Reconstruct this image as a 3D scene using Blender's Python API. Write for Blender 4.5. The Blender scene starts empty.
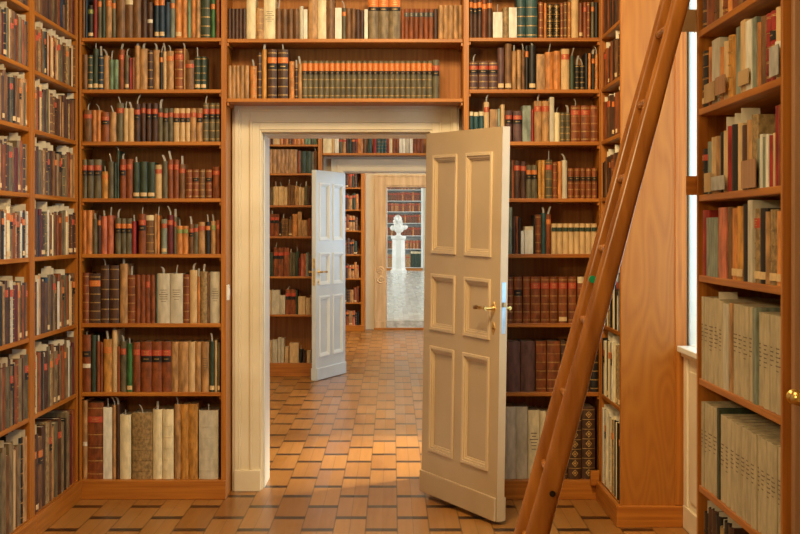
import bpy, bmesh, math, random
from mathutils import Vector, Matrix
RND = random.Random(7)
F, CX, CY, H = 1430.0, 392.0, 231.0, 1.55      # focal length (px), vanishing point, eye height
D = 8.27                                        # front plane of the wall bookcases
S = F / D
C = bpy.context.scene.collection
def X_at(px, y): return (px - CX) * y / F
def Z_at(py, y): return H - (py - CY) * y / F

# ------------------------------------------------------------------ materials
def lin(c): return tuple((v/255/12.92 if v/255 <= .04045 else ((v/255+.055)/1.055)**2.4) for v in c)
MATS = {}
def new_mat(name, rough=.5, spec=.5):
    m = bpy.data.materials.new(name); m.use_nodes = True
    nt = m.node_tree; b = nt.nodes['Principled BSDF']
    b.inputs['Roughness'].default_value = rough
    b.inputs['Specular IOR Level'].default_value = spec
    MATS[name] = m
    return m, nt, b
def mix_col(nt, fac, a, b_):
    n = nt.nodes.new('ShaderNodeMix'); n.data_type = 'RGBA'
    nt.links.new(fac, n.inputs[0])
    for i, v in ((6, a), (7, b_)):
        if isinstance(v, tuple): n.inputs[i].default_value = (*v, 1)
        else: nt.links.new(v, n.inputs[i])
    return n.outputs[2]
def noise_mat(name, c1, c2, scale=(20, 20, 20), detail=3, rough=.5, spec=.4, bump=0.0, bias=(.35, .65), metallic=0, world=False):
    m, nt, b = new_mat(name, rough, spec)
    b.inputs['Metallic'].default_value = metallic
    tc = nt.nodes.new('ShaderNodeTexCoord'); mp = nt.nodes.new('ShaderNodeMapping')
    mp.inputs['Scale'].default_value = scale
    nt.links.new(tc.outputs['Object'], mp.inputs[0])
    oi = nt.nodes.new('ShaderNodeObjectInfo'); off = nt.nodes.new('ShaderNodeVectorMath'); off.operation = 'ADD'
    sc = nt.nodes.new('ShaderNodeMath'); sc.operation = 'MULTIPLY'; sc.inputs[1].default_value = 37
    nt.links.new(oi.outputs['Random'], sc.inputs[0])
    nt.links.new(mp.outputs[0], off.inputs[0]); nt.links.new(sc.outputs[0], off.inputs[1])
    nz = nt.nodes.new('ShaderNodeTexNoise'); nz.inputs['Scale'].default_value = 1; nz.inputs['Detail'].default_value = detail
    nt.links.new(off.outputs[0], nz.inputs['Vector'])
    mr = nt.nodes.new('ShaderNodeMapRange'); mr.inputs[1].default_value, mr.inputs[2].default_value = bias
    nt.links.new(nz.outputs[0], mr.inputs[0])
    nt.links.new(mix_col(nt, mr.outputs[0], c1, c2), b.inputs['Base Color'])
    if bump:
        bp = nt.nodes.new('ShaderNodeBump'); bp.inputs['Strength'].default_value = bump; bp.inputs['Distance'].default_value = .002
        nt.links.new(nz.outputs[0], bp.inputs['Height']); nt.links.new(bp.outputs[0], b.inputs['Normal'])
    return m
def wood(name, c1, c2, axis, rough=.42, freq=60):
    s = [freq, freq, freq]; s[axis] = 2.0
    return noise_mat(name, c1, c2, tuple(s), 4, rough, .45, .05)
OAK1, OAK2 = (.33, .098, .008), (.47, .165, .018)
wood('oak_v', OAK1, OAK2, 2); wood('oak_x', OAK1, OAK2, 0); wood('oak_y', OAK1, OAK2, 1)
wood('oak_back', (.34, .115, .016), (.46, .175, .030), 2, .6)
wood('oak_dark', (.30, .15, .07), (.40, .21, .11), 2, .45)
wood('pine', (.27, .082, .011), (.47, .172, .028), 2, .22, 16)
wood('stone_beige', (.50, .33, .17), (.66, .47, .27), 2, .55, 20)
# flame-grained veneer of the tall end panel
m, nt, b = new_mat('veneer', .40, .45)
tc = nt.nodes.new('ShaderNodeTexCoord'); mp = nt.nodes.new('ShaderNodeMapping'); mp.inputs['Scale'].default_value = (5.5, 5, .9)
nt.links.new(tc.outputs['Object'], mp.inputs[0])
wv = nt.nodes.new('ShaderNodeTexNoise'); wv.inputs['Scale'].default_value = 1.0; wv.inputs['Detail'].default_value = 1.0
nt.links.new(mp.outputs[0], wv.inputs['Vector'])
ml = nt.nodes.new('ShaderNodeMath'); ml.operation = 'MULTIPLY'; ml.inputs[1].default_value = 30; nt.links.new(wv.outputs[0], ml.inputs[0])
pp = nt.nodes.new('ShaderNodeMath'); pp.operation = 'PINGPONG'; pp.inputs[1].default_value = 1; nt.links.new(ml.outputs[0], pp.inputs[0])
fine = nt.nodes.new('ShaderNodeTexNoise'); fine.inputs['Detail'].default_value = 3; fine.inputs['Scale'].default_value = 1
mp2 = nt.nodes.new('ShaderNodeMapping'); mp2.inputs['Scale'].default_value = (160, 160, 5); nt.links.new(tc.outputs['Object'], mp2.inputs[0]); nt.links.new(mp2.outputs[0], fine.inputs['Vector'])
av = nt.nodes.new('ShaderNodeMath'); av.operation = 'MULTIPLY'; nt.links.new(pp.outputs[0], av.inputs[0]); nt.links.new(fine.outputs[0], av.inputs[1])
nt.links.new(mix_col(nt, av.outputs[0], (.38, .138, .016), (.26, .078, .007)), b.inputs['Base Color'])

noise_mat('cream_paint', (.70, .60, .42), (.80, .71, .53), (3, 3, 3), 3, .38, .5)
noise_mat('door_paint', (.47, .345, .205), (.52, .39, .24), (3, 3, 3), 3, .36, .5)
noise_mat('door_moulding', (.58, .44, .28), (.66, .52, .34), (3, 3, 3), 3, .34, .5)
noise_mat('grey_paint', (.52, .54, .53), (.58, .60, .58), (3, 3, 3), 2, .35, .5)
noise_mat('white_paint', (.72, .72, .67), (.78, .78, .72), (3, 3, 3), 2, .35, .5)
noise_mat('wall_plaster', (.66, .58, .44), (.72, .64, .50), (2, 2, 2), 2, .8, .2)
noise_mat('ceiling_paint', (.74, .68, .56), (.78, .72, .60), (2, 2, 2), 2, .9, .2)
noise_mat('marble', (.74, .71, .64), (.84, .81, .75), (4, 4, 4), 4, .35, .5)
noise_mat('grey_marble', (.30, .33, .34), (.62, .66, .66), (9, 9, 16), 5, .25, .5)
noise_mat('brass', (.62, .38, .10), (.78, .52, .18), (30, 30, 30), 2, .28, .5, metallic=1)
noise_mat('dark_brass', (.30, .16, .06), (.42, .24, .09), (30, 30, 30), 2, .35, .5, metallic=1)
noise_mat('steel', (.35, .45, .55), (.50, .58, .66), (60, 60, 20), 3, .35, .5, metallic=.8)
noise_mat('plastic_white', (.78, .76, .70), (.80, .78, .72), (5, 5, 5), 1, .4, .5)
noise_mat('card_brown', (.42, .27, .12), (.50, .33, .16), (9, 9, 9), 2, .7, .2)
noise_mat('green_paper', (.01, .30, .12), (.02, .36, .15), (9, 9, 9), 2, .6, .2)
noise_mat('hole_dark', (.02, .01, .005), (.03, .015, .008), (9, 9, 9), 2, .8, .1)
noise_mat('lamp_metal', (.3, .25, .2), (.35, .3, .25), (9, 9, 9), 2, .4, .4)
m, nt, b = new_mat('glass', .02, .5); b.inputs['Transmission Weight'].default_value = 1; b.inputs['Base Color'].default_value = (.95, .98, 1, 1)

# parquet: columns of two long blocks, closed by a dark cross strip, staggered from column to column
def parquet(name, light1, light2, dark, rough, seam=.35):
    m, nt, b = new_mat(name, rough, .32)
    N = nt.nodes; L = nt.links
    def math_(op, a, b_=None, c=None):
        n = N.new('ShaderNodeMath'); n.operation = op
        for i, v in enumerate((a, b_, c)):
            if v is None: continue
            if isinstance(v, (int, float)): n.inputs[i].default_value = v
            else: L.new(v, n.inputs[i])
        return n.outputs[0]
    tc = N.new('ShaderNodeTexCoord'); sp = N.new('ShaderNodeSeparateXYZ'); L.new(tc.outputs['Object'], sp.inputs[0])
    u = math_('DIVIDE', math_('ADD', sp.outputs[0], .636 + 1.66 * 3), .166)
    col = math_('FLOOR', u); fu = math_('FRACT', u)
    odd = math_('FLOORED_MODULO', col, 2)
    v = math_('ADD', math_('DIVIDE', math_('SUBTRACT', sp.outputs[1], 7.72 - .03), .627), math_('MULTIPLY', odd, .5))
    row = math_('FLOOR', v); fv = math_('FRACT', v)
    strip = math_('LESS_THAN', fv, .12)
    half = math_('GREATER_THAN', fu, .5)
    cv = N.new('ShaderNodeCombineXYZ'); L.new(col, cv.inputs[0]); L.new(row, cv.inputs[1]); L.new(half, cv.inputs[2])
    wn = N.new('ShaderNodeTexWhiteNoise'); wn.noise_dimensions = '3D'; L.new(cv.outputs[0], wn.inputs['Vector'])
    cv2 = N.new('ShaderNodeCombineXYZ'); L.new(col, cv2.inputs[0]); L.new(row, cv2.inputs[1])
    wn2 = N.new('ShaderNodeTexWhiteNoise'); wn2.noise_dimensions = '3D'; L.new(cv2.outputs[0], wn2.inputs['Vector'])
    mp = N.new('ShaderNodeMapping'); mp.inputs['Scale'].default_value = (42, 2.2, 1); L.new(tc.outputs['Object'], mp.inputs[0])
    addv = N.new('ShaderNodeVectorMath'); addv.operation = 'ADD'; L.new(mp.outputs[0], addv.inputs[0]); L.new(wn.outputs['Color'], addv.inputs[1])
    nz = N.new('ShaderNodeTexNoise'); nz.inputs['Detail'].default_value = 1.5; nz.inputs['Scale'].default_value = 1; L.new(addv.outputs[0], nz.inputs['Vector'])
    f = math_('ADD', math_('MULTIPLY', wn.outputs['Value'], .16), math_('ADD', math_('MULTIPLY', wn2.outputs['Value'], .30), math_('MULTIPLY', nz.outputs[0], .42)))
    base = mix_col(nt, f, light1, light2)
    # seams
    eu = math_('MINIMUM', fu, math_('SUBTRACT', 1, fu)); mid = math_('ABSOLUTE', math_('SUBTRACT', fu, .5))
    s1 = math_('LESS_THAN', eu, .022); s2 = math_('MULTIPLY', math_('LESS_THAN', mid, .012), math_('GREATER_THAN', wn2.outputs['Value'], .35))
    sv = math_('LESS_THAN', math_('ABSOLUTE', math_('SUBTRACT', fv, .12)), .008)
    sm = math_('MAXIMUM', math_('MULTIPLY', s1, .8), math_('MAXIMUM', math_('MULTIPLY', s2, .6), sv))
    c2 = mix_col(nt, strip, base, dark)
    c3 = mix_col(nt, math_('MULTIPLY', sm, seam * 2), c2, tuple(x * .5 for x in dark))
    L.new(c3, b.inputs['Base Color'])
    bp = N.new('ShaderNodeBump'); bp.inputs['Strength'].default_value = .25; bp.inputs['Distance'].default_value = .002
    hh = math_('SUBTRACT', 1, sm)
    L.new(hh, bp.inputs['Height']); L.new(bp.outputs[0], b.inputs['Normal'])
    rr = math_('ADD', rough - .05, math_('MULTIPLY', wn.outputs['Value'], .12)); L.new(rr, b.inputs['Roughness'])
parquet('parquet', (.20, .072, .012), (.44, .205, .050), (.026, .010, .004), .33)
parquet('pale_parquet', (.60, .60, .56), (.74, .74, .70), (.40, .41, .40), .22)

PAL = {  # code: (sRGB base, words)
 'br': ((116, 80, 48), 'brown'), 'db': ((76, 49, 34), 'dark brown'), 'rb': ((132, 70, 34), 'reddish brown'),
 'ta': ((176, 132, 84), 'tan'), 'li': ((206, 172, 124), 'light tan'), 'cr': ((228, 212, 172), 'cream'),
 'wh': ((226, 220, 202), 'off-white'), 'gy': ((196, 186, 164), 'pale grey'), 'gn': ((58, 104, 54), 'green'),
 'dg': ((54, 66, 50), 'dark green'), 'tl': ((110, 134, 104), 'teal'), 'nv': ((34, 54, 72), 'navy blue'),
 'bk': ((36, 32, 28), 'black'), 'gb': ((126, 106, 76), 'greyish brown'), 'ol': ((100, 90, 66), 'olive'), 'or': ((198, 128, 66), 'orange tan'),
 'rd': ((146, 42, 34), 'red'), 'mg': ((96, 32, 30), 'maroon'), 'gr': ((128, 136, 120), 'grey-green'),
 'mb': ((152, 124, 82), 'mottled brown'), 'ye': ((190, 134, 62), 'ochre'), 'dt': ((48, 78, 78), 'dark teal'),
 'pb': ((96, 66, 60), 'purplish brown'), 'pk': ((188, 104, 72), 'salmon'), 'jr': ((186, 170, 138), 'cream'),
}
LIGHT = ('cr', 'wh', 'gy', 'jr', 'li')
for k, (c, _) in PAL.items():
    c = lin(c)
    noise_mat('book_' + k, tuple(x * (.58 if k not in LIGHT else .80) for x in c), tuple(min(1, x * (1.25 if k not in LIGHT else 1.08)) for x in c), (38, 38, 14) if k not in ('mb',) else (70, 70, 50), 4, .48 if k not in ('cr', 'wh', 'gy', 'jr', 'li') else .65, .4, .1)
LBL = {'r': ((188, 74, 50), 'red'), 'o': ((214, 118, 52), 'orange'), 'l': ((120, 150, 84), 'green'), 'k': ((34, 28, 24), 'black'),
       'q': ((60, 88, 96), 'blue'), 'g': ((52, 66, 50), 'dark green'), 'w': ((222, 190, 140), 'buff'), 'W': ((226, 216, 196), 'white'), 'c': ((220, 200, 160), 'cream')}
for k, (c, _) in LBL.items(): noise_mat('label_' + k, tuple(x * .85 for x in lin(c)), lin(c), (60, 60, 60), 2, .5, .4)
noise_mat('gold_tool', (.40, .22, .06), (.66, .42, .14), (90, 90, 90), 2, .4, .5, metallic=.25)
noise_mat('ink', (.10, .075, .05), (.26, .20, .14), (200, 200, 200), 2, .7, .2)
noise_mat('pages', (.62, .50, .34), (.74, .63, .46), (300, 4, 4), 2, .8, .2)
noise_mat('slip_paper', (.30, .28, .24), (.44, .41, .36), (20, 20, 20), 2, .8, .2)
noise_mat('slip_cream', (.66, .58, .44), (.78, .70, .54), (20, 20, 20), 2, .8, .2)
M = MATS

# ------------------------------------------------------------------ mesh helpers
class Geo:
    def __init__(s): s.v, s.f, s.m, s.sm = [], [], [], []
    def add(s, vs, fs, mat, smooth=False):
        o = len(s.v); s.v += [tuple(v) for v in vs]; s.f += [tuple(i + o for i in f) for f in fs]; s.m += [mat] * len(fs); s.sm += [smooth] * len(fs)
    def box(s, x0, x1, y0, y1, z0, z1, mat):
        vs = [(x, y, z) for z in (z0, z1) for y in (y0, y1) for x in (x0, x1)]
        s.add(vs, [(0, 2, 3, 1), (4, 5, 7, 6), (0, 1, 5, 4), (2, 6, 7, 3), (0, 4, 6, 2), (1, 3, 7, 5)], mat); return s
    def merge(s, g, mat4):
        o = len(s.v); s.v += [tuple(mat4 @ Vector(v)) for v in g.v]; s.f += [tuple(i + o for i in f) for f in g.f]; s.m += g.m; s.sm += g.sm
    def mesh(s, name):
        me = bpy.data.meshes.new(name); me.from_pydata(s.v, [], s.f)
        names = list(dict.fromkeys(s.m))
        for n in names: me.materials.append(M[n])
        idx = {n: i for i, n in enumerate(names)}
        me.polygons.foreach_set('material_index', [idx[x] for x in s.m]); me.polygons.foreach_set('use_smooth', s.sm)
        me.update(); return me
    def tube(s, pts, rad, mat, n=10, caps=True, sq=1.0):
        """a round bar along points with a radius per point"""
        rings = []
        up = Vector((0, 0, 1))
        for i, p in enumerate(pts):
            p = Vector(p); a = Vector(pts[max(0, i - 1)]); b_ = Vector(pts[min(len(pts) - 1, i + 1)]); t = (b_ - a).normalized()
            ref = up if abs(t.z) < .98 else Vector((0, 1, 0))
            e1 = t.cross(ref).normalized(); e2 = e1.cross(t).normalized()
            r = rad[i] if isinstance(rad, (list, tuple)) else rad
            rings.append([p + e1 * r * math.cos(2 * math.pi * k / n) + e2 * r * math.sin(2 * math.pi * k / n) for k in range(n)])
        vs = [v for r in rings for v in r]
        fs = [(i * n + k, i * n + (k + 1) % n, (i + 1) * n + (k + 1) % n, (i + 1) * n + k) for i in range(len(pts) - 1) for k in range(n)]
        s.add(vs, fs, mat, True)
        if caps: s.add(rings[0], [tuple(range(n))[::-1]], mat); s.add(rings[-1], [tuple(range(n))], mat)
        return s
    def lathe(s, prof, mat, n=24, cx=0, cy=0, smooth=True):
        vs = [(cx + r * math.cos(2 * math.pi * (k + .5) / n), cy + r * math.sin(2 * math.pi * (k + .5) / n), z) for r, z in prof for k in range(n)]
        fs = [(i * n + k, i * n + (k + 1) % n, (i + 1) * n + (k + 1) % n, (i + 1) * n + k) for i in range(len(prof) - 1) for k in range(n)]
        s.add(vs, fs, mat, smooth)
        s.add([vs[k] for k in range(n)], [tuple(range(n))[::-1]], mat); s.add([vs[(len(prof) - 1) * n + k] for k in range(n)], [tuple(range(n))], mat)
        return s
def link(o, parent=None):
    C.objects.link(o)
    if parent: o.parent = parent
    return o
def obj(name, g, parent=None, bevel=0, label=None):
    o = link(bpy.data.objects.new(name, g.mesh(name)), parent)
    if bevel:
        md = o.modifiers.new('b', 'BEVEL'); md.width = bevel; md.segments = 2; md.limit_method = 'ANGLE'
    if label: o['label'] = label
    return o
def tag(o, label, cat, group=None):
    o['label'] = label; o['category'] = cat
    if group: o['group'] = group
    return o
def empty(name, loc, label, cat, group=None, rz=0):
    o = link(bpy.data.objects.new(name, None)); o.location = loc; o.rotation_euler = (0, 0, rz); return tag(o, label, cat, group)
def struct(name, g, bevel=0):
    o = obj(name, g, None, bevel); o['kind'] = 'structure'; return o

# ------------------------------------------------------------------ bookcases
LV = [Z_at(y, D) for y in (-16, 37.5, 89.3, 141.5, 198.3, 254, 323.5, 392.5, 480)]     # tops of the boards, top to bottom
TH = .022
def bookcase(name_label, W, dep, levels, loc, rz, ztop, stl=.03, str_=.03, group=None, plinth=True, zbot=0, cat='bookcase', mat='oak', cleats=False, stile_y=0.0, back=True, pl_over=.02):
    """local frame: x along the face (0..W), y into the depth (0 = face), z up."""
    e = empty('bookcase', loc, name_label, cat, group, rz)
    v, hx = (mat + '_v', mat + '_x') if mat == 'oak' else (mat, mat)
    for a, b_ in ((0, stl), (W - str_, W)):
        if b_ - a > 0: obj('side_panel', Geo().box(a, b_, 0, dep, zbot, ztop, v), e, .002)
    if back: obj('back_panel', Geo().box(stl, W - str_, dep - .012, dep, zbot, ztop, 'oak_back' if mat == 'oak' else mat), e)
    for z in levels:
        if plinth and z == levels[-1]: continue
        obj('shelf', Geo().box(stl + .0005, W - str_ - .0005, .003, dep - .013, z - TH, z, hx), e, .003)
    if cleats:
        for z in levels:
            if plinth and z == levels[-1]: continue
            for a, b_ in ((stl, stl + .010), (W - str_ - .010, W - str_)): obj('shelf_support', Geo().box(a, b_, .012, dep - .02, z - TH - .018, z - TH, v), e)
    if plinth:
        z = levels[-1]
        obj('plinth', Geo().box(0, W, -pl_over, -.0005, 0, z - .0005, hx), e, .003)
        obj('shelf', Geo().box(stl + .0005, W - str_ - .0005, .003, dep - .013, z - TH, z, hx), e)
    return e

# ------------------------------------------------------------------ books
def spine_pts(w, s, off, n=6, frac=1.0):
    pts = []
    for i in range(n + 1):
        t = -1 + 2 * i / n; t *= frac
        pts.append((t * (w / 2 + off * (1 if frac == 1 else 0)), s * t * t - off if frac != 1 else s * t * t - off))
    return pts
def patch(g, w, s, z0, z1, off, mat, frac=.985, n=6):
    p = spine_pts(w, s, off, n, frac)
    vs = [(x, y, z0) for x, y in p] + [(x, y, z1) for x, y in p] + [(x, y + off, z0) for x, y in p] + [(x, y + off, z1) for x, y in p]
    k = n + 1
    fs = [(i, i + 1, k + i + 1, k + i) for i in range(n)] + [(k + i, k + i + 1, 3 * k + i + 1, 3 * k + i) for i in range(n)] + [(2 * k + i, 2 * k + i + 1, i + 1, i) for i in range(n)]
    g.add(vs, fs, mat, False)
def book_geo(w, h, d, col, fl, rnd, lod=False, hm=9, bend=(-.8, .8)):
    """parts of one book, spine centre-line foot at the origin, spine towards -y. returns {part: Geo}"""
    parts = {}
    flat = col in ('jr', 'wh') or 'f' in fl
    s = .0045 if col == 'jr' else .0015 if flat else min(.010, .30 * w)
    t = .0028; n = 2 if lod else 6
    g = Geo(); outer = spine_pts(w, s, 0, n)
    prof = [(-w / 2, d)] + outer + [(w / 2, d)]
    wi = w - 2 * t
    inner = [(x * wi / w, y + t) for x, y in outer]
    profi = [(-wi / 2, d)] + inner + [(wi / 2, d)]
    k = len(prof)
    vs = [(x, y, z) for z in (0, h) for x, y in prof] + [(x, y, z) for z in (0, h) for x, y in profi]
    fs = []
    for i in range(k - 1):
        fs.append((i, i + 1, k + i + 1, k + i)); fs.append((2 * k + i + 1, 2 * k + i, 3 * k + i, 3 * k + i + 1))
        fs.append((k + i, k + i + 1, 3 * k + i + 1, 3 * k + i)); fs.append((i + 1, i, 2 * k + i, 2 * k + i + 1))
    fs.append((0, k, 3 * k, 2 * k)); fs.append((k - 1, 3 * k - 1, 4 * k - 1, 2 * k - 1))
    bm_mat = 'book_' + col
    g.add(vs, fs, bm_mat, False)
    nb = 4 if h < .26 else 5
    if 'b' in fl:
        for i in range(nb + 1):
            z = h * (.06 + .86 * i / nb); patch(g, w, s, z, z + .0022, .0006, 'gold_tool', n=n)
            if not lod: patch(g, w, s, z + .004, z + .0055, .0006, 'gold_tool', n=n)
    if ('d' in fl or 'b' in fl or 'r' in fl) and not flat and not lod:
        for i in range(nb):
            z = h * (.12 + .80 * i / nb); patch(g, w, s, z, z + .005, .0022, bm_mat, n=n)
    parts['cover'] = g
    pg = Geo(); pg.box(-wi / 2, wi / 2, s + t, d - .004, .003, h - .006, 'pages'); parts['page_block'] = pg
    zl = h * .74 if 'k' not in fl else h * .72
    hl = min(.034, h * .13)
    if 'L' in fl: hl = h * .20; zl = h * .73
    for c in 'rolqgc':
        if c in fl:
            lg = Geo()
            if c == 'c': patch(lg, w, s, h * .86, h * .995, .0010, 'label_c', n=n)
            else:
                patch(lg, w, s, zl, zl + hl, .0028, 'label_' + c, n=n)
                if not lod and c != 'g':
                    for q in range(3): patch(lg, w, s, zl + hl * (.22 + .25 * q), zl + hl * (.29 + .25 * q), .0033, 'gold_tool', .55 - .12 * (q % 2), n)
            parts['spine_label'] = lg
            break
    if 'k' in fl:
        lg = Geo(); patch(lg, w, s, zl - hl * (.45 if 'L' in fl else 1.05), zl - .002, .0028, 'label_k', n=n)
        if not lod: patch(lg, w, s, zl - hl * (.3 if 'L' in fl else .6), zl - hl * (.25 if 'L' in fl else .5), .0033, 'gold_tool', .5, n)
        parts['volume_label'] = lg
    if 'w' in fl or 'W' in fl:
        lg = Geo(); z0 = .012 if 'w' in fl else h * .42
        patch(lg, w, s, z0, z0 + min(.024, h * .1), .0030, 'label_w' if 'w' in fl else 'label_W', .9 if 'w' in fl else .985, n); parts['shelfmark_label'] = lg
    if 't' in fl and not lod:
        lg = Geo()
        for q in range(rnd.choice((4, 5, 6))):
            z = h * (.66 - .045 * q); patch(lg, w, s, z, z + h * .012, .0006, 'ink', rnd.uniform(.35, .8), n)
        patch(lg, w, s, z - h * .05, z - h * .04, .0006, 'ink', .4, n)
        parts['spine_lettering'] = lg
    if 'x' in fl:
        lg = Geo()
        for q in range(7):
            zc = h * (.09 + .135 * q); r = min(w * .36, h * .05)
            for ro, ri in ((1, .72), (.42, 0)):
                o = [(0, -1), (.9, 0), (0, 1), (-.9, 0)]
                yy = lambda px_: s * (2 * px_ / w) ** 2 - .0028
                P = [(px_ * r * ro, yy(px_ * r * ro), zc + pz * r * ro) for px_, pz in o] + [(px_ * r * ri, yy(px_ * r * ri), zc + pz * r * ri) for px_, pz in o]
                lg.add(P, [(i, (i + 1) % 4, 4 + (i + 1) % 4, 4 + i) for i in range(4)] if ri else [(0, 1, 2, 3)], 'gold_tool')
            patch(lg, w, s, zc + h * .062, zc + h * .068, .0026, 'gold_tool', n=n)
        parts['gold_tooling'] = lg
    if 's' in fl or 'S' in fl:
        lg = Geo(); big = 'S' in fl; hh = rnd.uniform(.010, .048)
        if big:
            hh = min(hh, hm - h - .002)
            if hh < .008: return parts
            y1 = rnd.uniform(.045, .085); tx = rnd.uniform(-.15, .15) * w; lean = rnd.uniform(-.002, .002)
            vs = [(tx + dx, y, z) for z in (h - .008, h + hh) for y in (.009, y1) for dx in (0, .0008)]
            vs = [(x + (lean if z > h else 0), y, z) for x, y, z in vs]
            lg.add(vs, [(0, 2, 3, 1), (4, 5, 7, 6), (0, 1, 5, 4), (2, 6, 7, 3), (0, 4, 6, 2), (1, 3, 7, 5)], 'slip_cream'); parts['paper_slip'] = lg; return parts
        ww = rnd.uniform(.008, .013) if not big else min(max(w * .9, .018), .05); hh = rnd.uniform(.030, .055) if not big else rnd.uniform(.015, .035)
        hh = min(hh, hm - h - .002)
        if hh < .008: return parts
        bend = rnd.uniform(*bend); straight = rnd.random() < .4; x0 = 0; pts = []
        y0 = .018 if not big else .006
        if not big and rnd.random() < .5: ww *= .6
        for i in range(6):
            a = i / 5; up = max(0, a - .02 / (hh + .02) - .12) * 1.3; pts.append((x0 + bend * .035 * (up if straight else up * up), y0 - .012 * a * a * (0 if big else 1), h - .02 + (hh + .02) * (a if abs(bend) < .5 else math.sin(a * 1.3) / math.sin(1.3))))
        vs = []
        for i, (x, y, z) in enumerate(pts): vs += [(x - ww / 2, y, z), (x + ww / 2, y + .002, z), (x + ww / 2, y + .0028, z), (x - ww / 2, y + .0008, z)]
        fs = []
        for i in range(5):
            for q in range(4): fs.append((i * 4 + q, i * 4 + (q + 1) % 4, i * 4 + 4 + (q + 1) % 4, i * 4 + 4 + q))
        fs.append((20, 21, 22, 23)); lg.add(vs, fs, 'slip_cream' if big else 'slip_paper'); parts['paper_slip'] = lg
    return parts

BOOKS = []     # every book: placed first, turned into objects at the end
ALLLV = {}
def place(case, shelf, i, w, h, col, fl, x, y, z, rz, dmax, kind='book', area=None, tilt=0):
    hm = ceiling_of(z, ALLLV.get(case, LV)); lim = LIMITS.get(case)
    if case in ('left of doorway', 'right of doorway', 'above doorway') and (x - w / 2 < lim[0] + .012 or x + w / 2 > lim[1] - .012): hm -= .019
    h = min(h, hm)
    BOOKS.append(dict(hm=hm, case=case, shelf=shelf, i=i, w=w, h=h, col=col, fl=fl, x=x, y=y, z=z, rz=rz, d=min(dmax, max(.13, h * .72)), kind=kind, area=area, tilt=tilt))

# front wall shelves, read off the photograph: x0 x1 top colour flags, in the units of the enlarged view (origin ox, oy, scale sc)
LIMITS = {}
def ceiling_of(lev, levels, th=TH):
    up = [z for z in levels if z > lev + .05]
    return (min(up) - th - .004 - lev) if up else 9
def row(case, shelf, lev, ox, oy, sc, txt, Dp=D, dep=.28, occ=None, setb=.022):
    toks = [t.split() for t in txt.replace('\n', '|').split('|') if t.strip()]
    lim = LIMITS.get(case); cur = lim[0] + .001 if lim else None
    for i, t in enumerate(toks):
        a, b_, top, col = float(t[0]), float(t[1]), float(t[2]), t[3]; fl = t[4] if len(t) > 4 else ''
        yd = Dp + setb + RND.uniform(0, .008)
        x0, x1 = X_at(ox + a / sc, yd), X_at(ox + b_ / sc, yd)
        if cur is not None and x0 < cur + .0006: x0 = cur + .0006
        if x1 - x0 < .009: x1 = x0 + .009
        if lim and x1 > lim[1] - .0008: x1 = lim[1] - .0008
        if x1 - x0 < .006: continue
        cur = x1
        h = Z_at(oy + top / sc, yd) - lev - .0
        w = x1 - x0 - .0006
        h = max(.10, h)
        px0, px1 = ox + a / sc, ox + b_ / sc
        py0, py1 = max(0, oy + top / sc), min(534, CY - (lev - H) * F / Dp)
        area = max(0, px1 - px0) * max(0, py1 - py0)
        if occ: area *= occ(px0, px1, py0, py1)
        place(case, shelf, i, w, h, col, fl, (x0 + x1) / 2, yd, lev + .0004, 0, dep - .045, area=area)

LIMITS.update({'left of doorway': (X_at(81.2, D), X_at(221, D)), 'above doorway': (X_at(226, D) + .006, X_at(463.7, D) - .006), 'right of doorway': (X_at(469, D), X_at(599.5, D)), 'right of doorway hidden': (X_at(469, D), X_at(500, D))})
LB = 'left of doorway'
row(LB, 0, LV[1], 76, 0, 4.857, """26 44 -20 br|44 55 -30 nv|55 84 25 bk lw|84 102 -10 rd|102 124 -20 ol o|124 143 -15 dg|143 172 -25 ta o|172 193 -10 ol o|195 237 -30 br|237 276 -5 br c
276 315 -25 br|318 345 0 db|345 372 10 db W|380 403 -30 nv ow|403 430 -30 nv ow|430 458 10 nv|458 480 -10 gr o|482 513 -20 or w|513 540 -30 or|540 557 -10 tl|557 582 -20 or|582 603 0 ta|603 652 -20 dg b|655 675 -5 gn o|678 698 -10 rb""")
row(LB, 1, LV[2], 76, 0, 4.857, """26 55 265 br|55 80 268 dg bw|80 108 237 dg ws|108 132 270 nv bws|132 160 270 ta s|160 182 290 tl s|182 205 290 tl|205 233 240 rb rs|235 257 268 ol ws|257 270 280 rd
270 284 280 rb|284 308 222 ta s|308 346 236 ta s|346 374 245 db b|374 405 242 ta s|405 422 255 bk os|422 438 250 li s|440 473 247 ta os|478 522 238 rb rb|522 530 232 ta s|530 573 292 br r|575 603 275 dg bws|603 632 275 dg bw""")
row(LB, 2, LV[3], 76, 85, 4.857, """36 77 122 br rs|78 98 122 or|98 121 122 or s|122 160 132 rb rk|162 194 132 ta s|196 230 88 ol rs|230 252 113 li s|252 280 113 li s|282 311 92 db rks|315 337 88 db r|342 365 88 db rk|369 396 88 db rk
397 422 113 ol rs|423 447 113 ol rk|449 471 113 ol r|473 501 113 li rk|503 529 113 li rk|531 553 113 li rk|555 583 113 ta r|585 614 113 ta rk|616 643 88 ol rkbs|646 675 88 ol rkb|677 699 88 ol rkb""")
row(LB, 3, LV[4], 76, 85, 4.857, """26 52 362 ol rk|54 84 362 ol rk|86 122 362 ol rk|124 155 420 ye os|155 182 372 ol s|184 197 378 dg|197 209 318 dg s|212 241 360 rb rks|243 274 360 rb r|276 308 375 dg ws|310 345 372 dg w|347 382 375 dg w
384 416 388 li r|417 444 370 ol s|446 471 362 rb rs|474 498 362 rb r|500 530 385 br rs|532 563 410 rb b|565 595 410 rb kb|597 626 410 br b|629 659 410 rb kb|663 698 397 rb r""")
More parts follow.
